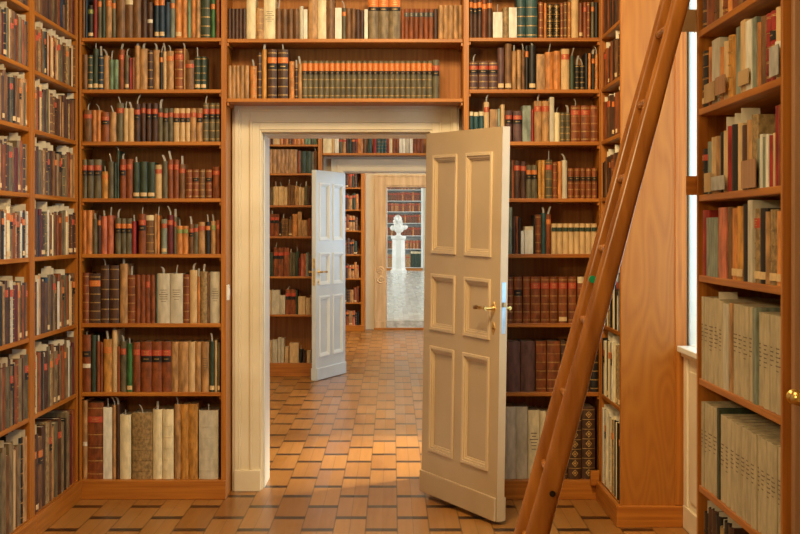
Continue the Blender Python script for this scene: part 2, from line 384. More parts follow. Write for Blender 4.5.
row(LB, 4, LV[5], 76, 180, 4.857, """26 50 147 or|50 78 147 or|80 104 190 ol s|104 120 172 db o|120 150 176 pk s|153 181 172 pk s|190 217 186 ol oks|217 242 187 ol ok|243 271 187 ol ok|272 290 200 rd s|303 338 165 rb rks|339 380 170 br cb|380 392 165 ta|392 405 172 or s
413 441 190 gr rw|442 472 170 mg rs|475 488 180 ol rs|488 517 223 or ls|518 545 223 or l|548 570 215 br rks|570 593 215 ol r|594 626 205 ta r|628 652 203 bk os|654 677 200 ta ls|679 698 195 rb r""")
row(LB, 5, LV[6], 76, 255, 4.857, """26 62 87 rb b|64 118 90 db bo|120 160 50 db bs|163 208 50 db b|212 249 43 ta s|250 288 97 rb bs|290 312 97 rb d|313 336 97 rb d|337 360 97 rb r|361 384 97 rb d|386 393 95 dg|394 455 90 gy ts|457 518 90 gy ts
520 550 95 rb b|552 588 74 li s|590 602 105 or s|603 637 80 mb s|638 649 87 br|651 699 82 gy t""")
row(LB, 6, LV[7], 76, 325, 4.857, """26 70 48 rb kWs|72 97 50 dg|100 116 80 rb s|117 130 85 rb|133 172 70 ye os|174 199 25 li s|200 213 105 rb|214 243 80 ol rs|245 273 90 gn ws|275 311 85 rb r|315 366 82 rb rk|368 415 82 rb rk|416 460 82 rb rk
461 497 82 ta|498 545 82 ta|546 577 82 li|578 608 82 ta|610 645 82 ta t|647 673 80 dg ws|673 685 75 li|686 699 85 ol w""")
row(LB, 7, LV[8], 76, 390, 4.857, """26 54 50 ta Ws|56 131 62 rb rb|132 175 85 wh s|176 194 75 ta s|195 210 70 db s|212 266 122 cr s|272 370 112 mb ds|372 418 95 cr s|420 473 95 cr d|477 508 70 ta s|508 545 70 ye|545 590 68 ye|596 690 100 gy ds""")
CC = 'above doorway'
Z38, Z98 = Z_at(38.6, D), Z_at(98, D)
ALLLV[CC] = [Z_at(-20, D), Z38, Z98]
row(CC, 0, Z38, 220, 0, 4.85, """36 54 42 db d|54 72 42 db d|72 90 42 db d|90 108 42 db d|108 128 42 db d|128 172 -15 cr|172 212 38 ta b|212 268 -10 cr t|270 298 42 br ds|300 327 42 br d|330 355 42 br d|357 383 42 br d|385 404 30 gy d|405 424 45 wh
428 472 -20 ta|473 515 0 cr|516 556 -10 br d|558 590 38 wh|592 611 38 ol os|612 636 40 br|637 657 40 br|657 680 45 db|680 698 50 db d|700 717 45 wh|720 767 -25 gb okLd|768 818 -25 gb okLd|820 875 -25 gb okLd|879 893 45 rb|894 915 42 rb q|917 939 42 rb q|941 962 42 rb q
964 987 42 rb q|989 1010 42 rb q|1012 1034 42 rb q|1036 1056 42 db|1059 1082 25 ta|1083 1106 25 ta|1107 1130 25 ta|1132 1154 25 ta|1156 1176 25 ta""")
row(CC, 1, Z98, 220, 0, 4.85, """36 56 318 ta|57 76 318 ta|77 95 318 ta|96 118 318 ta|119 141 318 ta|146 178 320 or bs|180 202 255 db b|203 225 240 ye s|230 275 240 db okb|280 330 240 db okbs|335 360 298 or b|362 378 330 db bs|379 397 310 ta s""" +
    ''.join('|%.1f %.1f 295 ol okLb' % (398 + 26.35 * i, 398 + 26.35 * i + 25.6) for i in range(24)) + "|1031 1064 290 ol rk")
RB = 'right of doorway'
def door_occ(px0, px1, py0, py1):
    if px0 > 508: return 1
    edge = 130
    vis = max(0, min(py1, edge) - py0) / max(1, py1 - py0)
    return vis
hidden = lambda *a: 0
row(RB, 0, LV[1], 460, 0, 4.706, """44 61 -20 db ok|62 82 -15 db ok|83 103 -20 db ok|104 127 -5 rb o|128 152 -10 db o|155 200 57 wh s|202 228 35 mb|230 268 35 wh|268 310 -25 dt b|312 365 -25 dt b|370 393 10 rb b|396 408 15 or o|410 438 20 bk bx|441 470 20 bk bx
472 487 15 rb b|488 505 10 br b|507 522 10 or b|525 558 -20 li|560 578 15 rb w|580 597 12 rb r|597 613 10 rb b|617 632 10 ol o|634 650 10 bk""", occ=door_occ)
row(RB, 1, LV[2], 460, 0, 4.706, """44 84 290 pb rkbs|88 132 290 pb rkb|135 177 290 pb rkb|178 208 225 pb w|212 243 205 br w|245 265 240 ta ds|268 288 235 ta d|290 305 235 br s|307 322 215 bk o|325 357 213 bk ws|360 400 255 ta f|402 438 245 or s|440 474 240 or
477 515 230 li r|517 540 262 dg s|542 562 305 bk bs|565 587 305 bk bs|588 603 250 bk|604 617 250 or|620 634 255 bk os|636 650 255 or bs""", occ=door_occ)
row(RB, 2, LV[3], 460, 85, 4.706, """44 62 125 dt c|64 88 127 dt c|90 112 125 dt c|113 137 80 li rs|140 175 115 ta f|176 190 112 gr|192 210 92 li|214 245 120 pb rk|250 292 122 pb rk|294 334 97 gr f|336 347 115 rd|350 385 75 ta rds|387 420 75 ta rd|422 443 57 gy f
444 470 130 cr s|472 495 130 ol b|497 520 130 ol bs|523 568 97 rb rbs|570 613 97 rb rb|615 650 97 rb b""", occ=door_occ)
fill = lambda z0, top: '|'.join('%d %d %d %s %s' % (-130 + 28 * i, -103 + 28 * i, top, RND.choice(['rb', 'db', 'ta', 'ol']), 'r') for i in range(5))
row(RB + ' hidden', 3, LV[4], 500, 140, 4.45, fill(0, 110), occ=hidden)
row(RB + ' hidden', 4, LV[5], 500, 140, 4.45, fill(0, 350), occ=hidden)
row(RB, 3, LV[4], 500, 140, 4.45, """37 50 90 dg|51 62 90 rb|63 90 92 db r|92 117 95 db r|118 141 112 ol ok|142 166 112 ol ok|170 186 90 ye b|186 200 90 ye b|203 233 88 ol rbs|235 255 98 rb b|258 275 95 or|277 300 90 gy s|303 330 125 rb kb|332 357 125 rb kb|359 382 125 rb kb|384 408 125 rb kb|410 432 125 rb kb""")
row(RB, 4, LV[5], 500, 140, 4.45, """35 55 300 gr|57 70 340 db|70 82 340 rb|83 93 345 bk|93 108 405 wh|110 148 385 wh c|150 157 335 bk|158 183 332 rb b|185 204 325 dt s|205 227 330 rb os""" + ''.join('|%.1f %.1f 372 li g' % (230 + 25.4 * i, 230 + 25.4 * i + 24.6) for i in range(8)))
row(RB, 5, LV[6], 495, 250, 3.56, """-80 -52 95 rb b|-50 -22 95 rb b|-20 8 95 rb b|10 37 95 rb b|40 66 95 rb b|68 97 95 rb kb|100 126 95 rb b|128 161 95 rb rb|164 194 95 rb rb|196 224 95 rb rb|227 258 95 rb rbw|262 290 95 rb rb|294 318 95 rb cb|322 344 95 rb rb|346 370 95 rb rb""", occ=lambda a, b, c, d: 0 if b < 506 else 1)
row(RB, 6, LV[7], 495, 250, 3.56, """-60 -12 325 pb|-10 38 325 pb|40 90 325 pb|92 142 325 pb|146 183 325 rb b|186 232 325 rb b|234 260 325 db b|262 300 325 db b|302 338 330 db|340 372 326 bk b""", occ=lambda a, b, c, d: 0 if b < 506 else 1)
row(RB, 7, LV[8], 490, 380, 3.467, """-60 -10 93 gy|-8 42 93 gy|47 90 93 gy|91 131 93 gy d|133 172 105 cr t|173 195 108 cr|198 225 110 cr|228 270 100 db b|272 318 100 db x|320 365 95 db x""", occ=lambda a, b, c, d: 0 if b < 506 else 1)

# side walls: books given by kind of row; the row runs from a to b along y
DARK = ['br'] * 6 + ['db'] * 6 + ['rb'] * 2 + ['ol'] * 4 + ['gb'] * 4 + ['bk'] * 2 + ['ta'] * 2 + ['mb', 'nv', 'li', 'mg']
def side_row(case, shelf, lev, a, b_, xf, rz, hmin, hmax, wmin, wmax, pal, pflags, slipp, seed, step_h=None, vis=None, kind='book', dep=.28, slip='S', group=None):
    r = random.Random(seed); y = a; i = 0
    sgn = -1 if rz < 0 else 1
    ws = []
    while sum(ws) < b_ - a: ws.append(r.uniform(wmin, wmax))
    k_ = (b_ - a) / sum(ws); ws = [w * k_ for w in ws]
    for w in ws:
        col = r.choice(pal); fl = ''
        if r.random() < pflags: fl += r.choice(['r', 'rk', 'd', 'o', 'd', 'r', 'ok', 'b'])
        if r.random() < .12: fl += 'w'
        if r.random() < slipp: fl += slip
        h = r.uniform(hmin, hmax)
        x = xf - sgn * RND.uniform(.004, .012)
        yc = y + w / 2
        pw = abs(x) * F / y - abs(x) * F / (y + w)
        px = CX + x * F / yc
        py0 = max(0, CY - (lev + h - H) * F / yc); py1 = min(534, CY - (lev - H) * F / yc)
        area = pw * max(0, py1 - py0) if 0 < px < 800 else 0
        place(case, shelf, i, w - .0006, h, col, fl, x, yc, lev + .0004, rz, dep - .045, area=area * (vis or 1), kind=kind)
        y += w; i += 1
XL = X_at(79, D)
LW = 'left wall'
YA0, YA1 = 7.25, 8.222
SPEC = [(.20, .23), (.20, .245), (.195, .24), (.21, .255), (.21, .25), (.25, .31), (.27, .33), (.37, .43)]
for k in range(8):
    h0, h1 = SPEC[k]
    pal = DARK + (['wh', 'cr', 'gy'] if k in (4, 5, 6) else [])
    side_row(LW + ' near corner', k, LV[k + 1], YA0 + .002, YA1 - .002, XL, math.pi / 2, h0, h1, *(( .028, .052) if k < 7 else (.05, .09)), pal, .38, .6 if k < 7 else .25, 100 + k)
    side_row(LW, k, LV[k + 1], 6.34, 7.148, XL, math.pi / 2, h0, h1, *((.028, .052) if k < 7 else (.04, .08)), pal + (['wh'] * 3 if k in (4, 7) else []), .38, .6 if k < 7 else .25, 200 + k)
# case behind the ladder
XS = 1.20
for k in range(8):
    h0, h1 = [(.25, .28), (.2, .23), (.2, .24), (.2, .24), (.24, .28), (.3, .35), (.3, .33), (.40, .44)][k]
    side_row('behind ladder', k, LV[k + 1], 7.545, 8.216, XS, -math.pi / 2, h0, h1, .04, .06, ['db', 'db', 'rb', 'bk', 'br'] if k < 5 else ['bk', 'cr', 'mb', 'wh'], .3, .5, 300 + k, vis=.8)

# near case at the right: rows given by picture columns
XN = 1.02
NZ = [2.217, 1.956, 1.670, 1.403, 1.060, .704]
NC = 'far right'
ALLLV[NC] = [2.5] + NZ
def near_row(shelf, lev, txt, kind='book', cat=None):
    toks = [t.split() for t in txt.replace('\n', '|').split('|') if t.strip()]
    cur = 9
    for i, t in enumerate(toks):
        p0, p1, h, col = float(t[0]), float(t[1]), float(t[2]), t[3]; fl = t[4] if len(t) > 4 else ''
        x = XN + .005 + RND.uniform(0, .006) + (float(t[5]) if len(t) > 5 else 0)
        ya, yb = min(x * F / (p0 - CX), 4.752, cur - .0006), x * F / (p1 - CX)
        if ya - yb < .008: yb = ya - .008
        cur = yb; w = ya - yb - .0006; yc = (ya + yb) / 2
        area = (p1 - p0) * (min(534, CY - (lev - H) * F / yc) - max(0, CY - (lev + h - H) * F / yc))
        k = kind if col == 'jr' or kind == 'book' else 'book'
        place(NC, shelf, i, w, h, col, fl, x, yc, lev + .0004, -math.pi / 2, .24, area=area, kind=k)
near_row(0, NZ[0], "701 705 .2 db b|705 709 .21 rb|709 713 .2 rb|713 717 .22 br d|717 721 .19 li|721 726 .21 rb b|726 730 .2 or|730 735 .22 rb|735 740 .2 br|740 746 .22 db b|746 752 .2 ta")
near_row(1, NZ[1], "701 706 .185 bk bw|706 711 .19 or|711 719 .205 gy f|719 722 .17 or w|722 727 .18 li|727 731 .19 ye b|731 735 .18 ye|735 740 .20 gr f|740 745 .21 li f|745 751 .20 wh|751 756 .20 gr f|756 759 .18 or|759 764 .19 br|764 769 .19 rd b|769 774 .19 rd bk|774 779 .19 li W")
near_row(2, NZ[2], "701 706 .15 bk r|706 710 .17 gr|710 714 .18 li|714 718 .18 ta|718 722 .19 bk|722 726 .19 li S|726 730 .20 rd|730 735 .20 bk S|735 740 .20 li S|740 745 .19 db|745 750 .20 ta w|750 755 .21 mb|756 759 .14 gr f|759 762 .15 wh|762 765 .14 gr f|765 768 .145 wh|768 771 .14 rd|771 774 .145 li|774 777 .215 rd|777 780.5 .215 rb")
near_row(3, NZ[3], "701 706 .215 rd|706 717 .19 gr f|717 726 .22 pk f|726 730 .22 br|730 735 .215 or w|735 741 .22 ye w|741 747 .225 bk|747 752 .235 gy f|752 758 .21 mb rw|758 764 .21 bk w|764 767 .20 ta|767 775 .205 mb dw|775 780.5 .20 or w")
near_row(4, NZ[4], "698 703 .272 jr t|703 708 .272 jr t|708 713 .272 jr t|713 718 .275 jr tS|718 722 .27 jr t|722 728 .265 gy f|728 732 .27 ta f|732 737 .27 jr t|737 742 .27 jr t|742 747 .27 jr t|747 752 .27 jr t|752 756 .272 gr f|756 762 .262 jr t|762 768 .262 jr t|768 774 .262 jr t|774 780.5 .262 jr t", kind='journal_volume')
near_row(5, NZ[5], ('|'.join('%.1f %.1f .28 jr t' % (698 + 4.6 * i, 702.6 + 4.6 * i) for i in range(4)) + "|716.4 719 .285 dg f|" + '|'.join('%.1f %.1f .27 jr t' % (719 + 5.1 * i, 724.1 + 5.1 * i) for i in range(12))), kind='journal_volume')

# second room (through the doorway), third room, great hall
D2, S2 = 15.25, F / 15.25
LV2 = [Z_at(y, D2) for y in (144.4, 173.2, 205.2, 236.3, 276.4, 314.6, 363)]
X20, X21 = X_at(322, D2) - .80, X_at(322, D2)
ALLLV['second room'] = [Z_at(115, D2)] + LV2; LIMITS['second room'] = (X20 + .031, X_at(318, D2))
occ2 = lambda px0, px1, py0, py1: 1 if px0 > 267 else 0
row('second room', 0, LV2[0], 260, 130, 7.63, "-40 -15 5 br|-14 10 0 db|12 38 5 or|65 80 20 or|82 98 25 db|100 150 20 li|152 175 15 or b|176 190 20 rb|192 215 15 or|217 240 15 br b|242 256 15 rb|258 274 18 or|276 305 30 or d|307 338 20 or|340 362 20 tl|363 385 20 tl|386 408 22 ol|410 434 20 tl", Dp=D2, dep=.33, occ=occ2)
row('second room', 1, LV2[1], 260, 130, 7.63, "-40 -2 148 ta|0 30 148 ta|31 60 148 ta|62 93 148 ta|95 125 148 ta|127 156 148 ta|158 187 148 ta|189 218 148 ta|220 250 148 ta|252 283 148 ta|286 310 158 rb d|312 350 162 dg|352 390 162 dg|392 412 165 ol|414 434 160 br s", Dp=D2, dep=.33, occ=occ2)
row('second room', 2, LV2[2], 260, 195, 7.63, "-40 0 -60 ta|2 40 -50 br|65 80 -40 br|82 100 -60 ol|102 140 -65 li s|142 180 -65 li s|182 208 -60 li|210 232 -80 br s|234 262 -75 br|264 292 -70 ta s|294 318 -60 li s|320 338 -55 li|340 362 -70 ol s|364 390 -60 db|392 430 -60 rb", Dp=D2, dep=.33, occ=occ2)
row('second room', 3, LV2[3], 260, 195, 7.63, "-40 0 150 rb|2 50 150 rb r|65 77 180 rd|78 108 145 rb rks|110 144 145 rb rk|146 162 210 bk w|164 192 178 br bs|194 214 178 br b|218 246 185 br ws|248 284 145 or b|288 318 128 ta|320 362 192 ta|366 390 175 rb|392 430 180 rb", Dp=D2, dep=.33, occ=occ2)
row('second room', 4, LV2[4], 260, 195, 7.63, "-40 0 430 dg|2 50 430 dg|66 100 440 dg|104 138 402 rb rks|140 180 402 rb rk|184 222 402 rb r|224 246 440 ol s|248 270 440 ol|272 296 430 dg s|298 310 480 rd|312 350 450 pk|352 370 440 gr|372 400 460 db|402 430 450 dg", Dp=D2, dep=.33, occ=occ2)
row('second room', 5, LV2[5], 260, 260, 4.27, "-20 0 135 br|2 22 140 br|38 48 130 li|49 84 128 gy|85 107 150 gy|109 132 125 rb rks|133 152 125 rb rk|153 161 128 dg|163 193 155 li|195 213 162 li|215 250 150 ta", Dp=D2, dep=.33, occ=occ2)
row('second room', 6, LV2[6], 260, 260, 4.27, "-20 5 340 ta|38 50 345 li|52 74 342 gy|76 88 333 gy|90 103 335 gy|106 121 370 li|126 165 355 li|168 182 380 bk s|184 196 385 db|200 216 388 li|218 250 380 br", Dp=D2, dep=.33, occ=occ2)
ZC2 = Z_at(153, D2)
ALLLV['over second doorway'] = [Z_at(125, D2), ZC2]
LIMITS['over second doorway'] = (X_at(322, D2) + .004, 9)
row('over second doorway', 0, ZC2, 300, 130, 8.9, "205 285 65 cr|286 308 65 li|310 345 65 wh|347 375 68 ol r|377 410 70 ta r|412 432 65 db|434 458 70 dg|460 490 68 db o|492 514 66 rb r|516 560 72 or|562 590 66 br|600 640 70 dg|650 680 66 rd|682 712 66 dt b|714 742 66 dt b|744 772 66 dt b|776 792 66 rd|794 822 75 cr|824 850 66 rb|852 880 66 rb|884 910 66 wh|912 938 66 wh|940 972 66 gy|976 1004 66 wh|1008 1036 66 rb|1038 1066 66 rb|1068 1096 66 rb", Dp=D2, dep=.33)
D3 = 22.07
LV3 = [Z_at(y, D3) for y in (187.5, 209.5, 230.5, 254.5, 278.5, 302.5, 325.3)]
X31 = X_at(365, D3); X30 = X31 - .62
ALLLV['third room'] = [Z_at(170, D3)] + LV3; LIMITS['third room'] = (X30 - .26, X_at(361, D3))
for k in range(7):
    zt = 12 if k else 11; toks = []; x = X_at(330, D3) if True else 0; px = 327.0; r = random.Random(400 + k)
    while px < 357:
        w = r.uniform(1.8, 3.6); yy = [187.5, 209.5, 230.5, 254.5, 278.5, 302.5, 325.3][k] - r.uniform(12.5, 16.5)
        toks.append('%.1f %.1f %.1f %s %s' % (px, px + w, yy, r.choice(['rb', 'rb', 'br', 'or', 'ta', 'dg', 'db', 'li'] if k < 5 else ['bk', 'db', 'pk', 'ta', 'li', 'rb']), r.choice(['r', 'r', '', 'b', 'w', 'ok']))); px += w + .05
    row('third room', k, LV3[k], 0, 0, 1, '|'.join(toks), Dp=D3, dep=.4, occ=lambda a, b, c, d: 1 if b > 347 else 0)
D4 = 51.0; FL4 = .137
LV4 = [Z_at(y, D4) for y in (189.6, 200.8, 211.6, 223, 235.6, 248.8, 267.4)]
ALLLV['great hall'] = [Z_at(178, D4)] + LV4; LIMITS['great hall'] = (X_at(384, D4) + .121, X_at(423.3, D4) - .081)
for k in range(7):
    px = 386.5; toks = []; r = random.Random(500 + k); yb = (189.6, 200.8, 211.6, 223, 235.6, 248.8, 267.4)[k]
    while px < 423:
        w = r.uniform(1.3, 1.8); c_ = r.choice(['rb', 'rb', 'br', 'rb', 'or']); fl = 'r'; hh = r.uniform(8, 9)
        if k == 6: c_, w, hh = ('ta', r.uniform(2, 3), 13) if px < 408 else ('dg', 3.2, 16)
        if k == 6 and px > 408: fl = 'c'
        toks.append('%.1f %.1f %.1f %s %s' % (px, px + w, yb - hh, c_, fl)); px += w + .1
    row('great hall', k, LV4[k], 0, 0, 1, '|'.join(toks), Dp=D4, dep=.5, occ=lambda a, b, c, d: .5)

# --- which are objects, which go into the one mass
NMAX = 310
books = sorted([b for b in BOOKS if b['kind'] == 'book'], key=lambda b: -(b['area'] or 0))
solo = books[:NMAX] + [b for b in BOOKS if b['kind'] != 'book']
mass = books[NMAX:]
SH = ['topmost', 'second', 'third', 'fourth', 'fifth', 'sixth', 'seventh', 'bottom']
def shelf_phrase(b):
    c, s = b['case'], b['shelf']
    if c == CC: return 'on the %s shelf above the doorway' % ('upper', 'lower')[s]
    if c == NC: return 'on %s shelf of far right case' % ('topmost', 'second', 'third', 'fourth', 'fifth', 'sixth')[s]
    if c == 'over second doorway': return 'on shelf over second doorway'
    if c == 'behind ladder': return 'on %s shelf behind ladder' % SH[s]
    if c in ('second room',): return 'on %s shelf in second room' % (SH[:6] + ['bottom'])[s]
    if c == 'left wall': return 'on %s shelf, left wall case cut by photo edge' % SH[s]
    if c == 'left wall near corner': return 'on %s shelf, left wall by corner' % SH[s]
    return 'on %s shelf %s' % (SH[s], c)
def feats(b):
    fl = b['fl']; f = []
    for c in 'rolqg':
        if c in fl: f.append(LBL[c][1] + (' and black labels' if 'k' in fl else ' label')); break
    else:
        if 'k' in fl: f.append('black label')
    if 'c' in fl and not f: f.append('cream top')
    if 'x' in fl: f.append('gold diamonds')
    elif 'b' in fl and len(f) < 1: f.append('gold bands')
    if 'W' in fl and len(f) < 2: f.append('white strip')
    if 'w' in fl and len(f) < 1: f.append('pale shelfmark')
    if 't' in fl and not f: f.append('dark lettering')
    return f
def describe(b, size, slip):
    col = PAL[b['col']][1]; f = feats(b)
    noun = 'book' if b['kind'] == 'book' else 'journal volume'
    sz = ''
    if size:
        W_, H_ = b['mw'], b['mh']
        if b['h'] > H_ * 1.12: sz = 'tall '
        elif b['h'] < H_ * .88: sz = 'short '
        if b['w'] > W_ * 1.35: sz += 'thick '
        elif b['w'] < W_ * .65: sz += 'thin '
    s = sz + col + ' ' + noun
    if slip: f = f[:1] + (['paper slip'] if ('s' in b['fl'] or 'S' in b['fl']) else [])
    if f: s += ' with ' + ' and '.join(f) if not (len(f) > 1 and ' and ' in f[0]) else ' with ' + ', '.join(f)
    return s
ORD = ['first', 'second', 'third', 'fourth', 'fifth', 'sixth', 'seventh', 'eighth', 'ninth', 'tenth', 'eleventh', 'twelfth', 'thirteenth', 'fourteenth', 'fifteenth', 'sixteenth', 'seventeenth', 'eighteenth', 'nineteenth', 'twentieth',
       'twenty-first', 'twenty-second', 'twenty-third', 'twenty-fourth', 'twenty-fifth']
NUMW = ['', 'one', 'two', 'three', 'four', 'five', 'six', 'seven', 'eight', 'nine', 'ten', 'eleven', 'twelve', 'thirteen', 'fourteen', 'fifteen', 'sixteen', 'seventeen', 'eighteen', 'nineteen', 'twenty', 'twenty-one', 'twenty-two', 'twenty-three', 'twenty-four', 'twenty-five']
rows = {}
for b in BOOKS: rows.setdefault((b['case'], b['shelf']), []).append(b)
def px_of(b): return b['x'] / b['y']
for key, bs in rows.items():
    bs.sort(key=px_of)
    bs_vis = [b for b in bs if (b['area'] or 0) > 0]
    if not bs_vis: continue
    mw = sorted(b['w'] for b in bs_vis)[len(bs_vis) // 2]; mh = sorted(b['h'] for b in bs_vis)[len(bs_vis) // 2]
    for b in bs: b['mw'], b['mh'] = mw, mh
    def color(b): return PAL[b['col']][1]
    for i, b in enumerate(bs_vis):
        sp = shelf_phrase(b); lab = None
        for size, slip in ((0, 0), (1, 0), (1, 1)):
            d = describe(b, size, slip)
            if sum(1 for o in bs_vis if describe(o, size, slip) == d) == 1: lab = d + ' ' + sp; break
        if lab is None or len(lab.split()) > 16:
            for size in (0, 1):
                d = describe(b, size, 0)
                for nb, word in ((-1, 'right of'), (1, 'left of')):
                    if not 0 <= i + nb < len(bs_vis): continue
                    n = color(bs_vis[i + nb])
                    same = [j for j, o in enumerate(bs_vis) if describe(o, size, 0) == d and 0 <= j + nb < len(bs_vis) and color(bs_vis[j + nb]) == n]
                    cand = '%s %s %s one %s' % (d, word, n, sp)
                    if len(same) == 1 and len(cand.split()) <= 16: lab = cand; break
                if lab and len(lab.split()) <= 16: break
        if lab is None or len(lab.split()) > 16:
            d = describe(b, 0, 0); same = [o for o in bs_vis if describe(o, 0, 0) == d]
            k = same.index(b); n = len(same)
            pl = d.replace('book', 'books', 1).replace('journal volume', 'journal volumes', 1)
            if n == 1: lab = d + ' ' + sp
            elif k == n - 1 and n > 2: lab = 'rightmost of %s %s %s' % (NUMW[n], pl, sp)
            elif k == 0: lab = 'leftmost of %s %s %s' % (NUMW[n], pl, sp)
            else: lab = '%s from left of %s %s %s' % (ORD[k], NUMW[n], pl, sp)
            if len(lab.split()) > 16: lab = lab.replace(' from left of ', ' of ')
            if len(lab.split()) > 16: lab = lab.replace(' with ', ', ', 1).replace(' the ', ' ').replace(' and black labels', '-black labels')
        b['label'] = lab
for bs_ in rows.values():
    for i, b in enumerate(bs_):
        L_ = bs_[i - 1]['h'] > b['h'] + .006 if i else True
        R_ = bs_[i + 1]['h'] > b['h'] + .006 if i + 1 < len(bs_) else True
        b['bend'] = (0 if L_ else -.8, 0 if R_ else .8)
def place_matrix(b): return Matrix.Translation((b['x'], b['y'], b['z'])) @ Matrix.Rotation(b['rz'], 4, 'Z')
for b in solo:
    parts = book_geo(b['w'], b['h'], b['d'], b['col'], b['fl'], RND, bend=b['bend'], hm=b['hm'])
    o = obj('book' if b['kind'] == 'book' else 'journal_volume', parts.pop('cover'))
    o.location = (b['x'], b['y'], b['z']); o.rotation_euler = (0, 0, b['rz'])
    tag(o, b.get('label', 'book'), 'book' if b['kind'] == 'book' else 'journal',
        ('books ' if b['kind'] == 'book' else 'journal volumes ') + shelf_phrase(b))
    for n, g in parts.items(): obj(n, g, o)
big = Geo()
for b in mass:
    for g in book_geo(b['w'], b['h'], b['d'], b['col'], b['fl'], RND, bend=b['bend'], hm=b['hm'], lod=b['y'] > 12 or (b['area'] or 0) < 60).values(): big.merge(g, place_matrix(b))
o = obj('books', big); o['kind'] = 'stuff'; o['category'] = 'books'; o['label'] = 'many smaller and more distant old books packed on the side and far shelves'

# ------------------------------------------------------------------ the bookcases themselves
XC0, XC1 = X_at(226, D), X_at(463.7, D)
XR = X_at(599.5, D); XRR = X_at(606, D)
e = bookcase('tall oak bookcase on the wall left of the doorway, eight shelves of old books', XC0 - XL, .30, LV, (XL, D, 0), 0, 3.3, cleats=True, stl=X_at(81.2, D) - XL, str_=XC0 - X_at(221, D), group='wall bookcases of the first room')
e2 = bookcase('tall oak bookcase on the wall right of the doorway, partly behind white door and ladder', XRR - XC1, .30, LV, (XC1, D, 0), 0, 3.3, cleats=True, stl=X_at(469, D) - XC1, str_=XRR - XR, group='wall bookcases of the first room')
e3 = bookcase('oak shelves over the doorway with two rows of books', XC1 - XC0 - .002, .30, [Z_at(-20, D), Z38, Z_at(98.3, D)], (XC0 + .001, D, 0), 0, 3.3, cleats=True, stl=.004, str_=.004, group='wall bookcases of the first room', plinth=False, zbot=Z_at(98.3, D) - TH)
# left wall, two bays (faces +x): local x runs along -y ... rotate +90: local x -> +y, local y -> -x
bookcase('oak bookcase on the left wall, the one next to the corner', 8.248 - 7.22, .30, LV, (XL, 7.22, 0), math.pi / 2, 3.3, stl=.03, str_=8.248 - 8.224, group='left wall bookcases')
bookcase('oak bookcase on the left wall, cut off by the left photo edge', 7.218 - 6.30, .30, LV, (XL, 6.30, 0), math.pi / 2, 3.3, stl=.03, str_=7.218 - 7.15, group='left wall bookcases')
# case behind the ladder (faces -x): rotate -90: local x -> -y, local y -> +x
YS0, YS1 = 7.507, 8.248
bs = bookcase('narrow oak bookcase at a right angle behind the ladder, tall veneered end panel', YS1 - YS0, .345, LV, (XS, YS1, 0), -math.pi / 2, 3.3, stl=.03, str_=.03, pl_over=.025)
eg = Geo(); eg.box(YS1 - YS0, YS1 - YS0 + .004, .004, .345, LV[8], 3.3, 'veneer'); obj('veneer_panel', eg, bs)
eg = Geo(); eg.box(YS1 - YS0 + .004, YS1 - YS0 + .012, .285, .345, LV[8] + .002, 3.3, 'oak_v'); obj('edge_strip', eg, bs, .002)
eg = Geo(); eg.box(YS1 - YS0 + .001, YS1 - YS0 + .03, -.025, .345, 0, LV[8], 'oak_y'); obj('plinth', eg, bs, .003)
# near case at far right
near = bookcase('oak bookcase at the far right edge with journals and books', 4.79 - 3.735, .30, [2.5] + NZ + [.36, .05], (XN, 4.79, 0), -math.pi / 2, 2.9, stl=.022, str_=.02, plinth=False, zbot=0)
# low books behind the sill at the foot of it
# second room cases
bookcase('oak bookcase seen through the doorway, left of the second door', X21 - X20, .34, [Z_at(115, D2)] + LV2, (X20, D2, 0), 0, 3.2, stl=.03, str_=X_at(322, D2) - X_at(318, D2), group='bookcases of the second room')
bookcase('oak shelf of books over the second doorway', 1.6, .34, [Z_at(125, D2), ZC2], (X21 + .001, D2, 0), 0, 3.2, stl=.002, str_=.03, plinth=False, zbot=ZC2 - TH, group='bookcases of the second room')
bookcase('oak bookcase in the third room, just left of the stone portal', X31 - X30 + .3, .45, [Z_at(170, D3)] + LV3, (X30 - .3, D3, 0), 0, 3.2, stl=.03, str_=X_at(365, D3) - X_at(361, D3))
x40, x41 = X_at(384, D4), X_at(423.3, D4)
bookcase('white painted bookcase behind the marble bust', x41 - x40, .55, [Z_at(178, D4)] + LV4, (x40, D4, 0), 0, 4.2, stl=.12, str_=.08, mat='white_paint', plinth=False, zbot=LV4[-1] - TH, back=True)
g = Geo().box(x40 + .02, x41 - .02, D4 - .05, D4 + .1, FL4, LV4[-1] - TH - .002, 'oak_x'); tag(obj('wood_plinth', g), 'brown wooden plinth below the white bookcase', 'plinth')

# ------------------------------------------------------------------ structure
WY0, WY1 = 8.575, 9.02                      # wall between first and second room
OX0, OX1, OZ = -.78, .228, 2.143
CE = 3.6
def wall_with_opening(name, y0, y1, xa, xb, ox0, ox1, oz, ztop, mat='wall_plaster'):
    g = Geo(); g.box(xa, ox0, y0, y1, 0, ztop, mat); g.box(ox1, xb, y0, y1, 0, ztop, mat); g.box(ox0, ox1, y0, y1, oz, ztop, mat); return struct(name, g)
wall_with_opening('wall_front', WY0, WY1, -2.6, 3.4, OX0, OX1, OZ, CE)
W2a, W2b = 15.595, 16.05
wall_with_opening('wall_middle', W2a, W2b, -3.4, 3.4, -.53, .48, 2.2, CE)
W3a, W3b = 22.55, 23.0
wall_with_opening('wall_far', W3a, W3b, -3.4, 3.4, X_at(386.5, 22.55), 1.0, Z_at(187, 22.55), 5.0)
struct('wall_hall', Geo().box(-9, 9, 51.6, 51.9, 0, 5, 'wall_plaster'))
g = Geo(); g.box(-9.2, -9, 23, 51.6, 0, 1.0, 'wall_plaster'); g.box(-9.2, -9, 23, 51.6, 4.4, 5, 'wall_plaster')
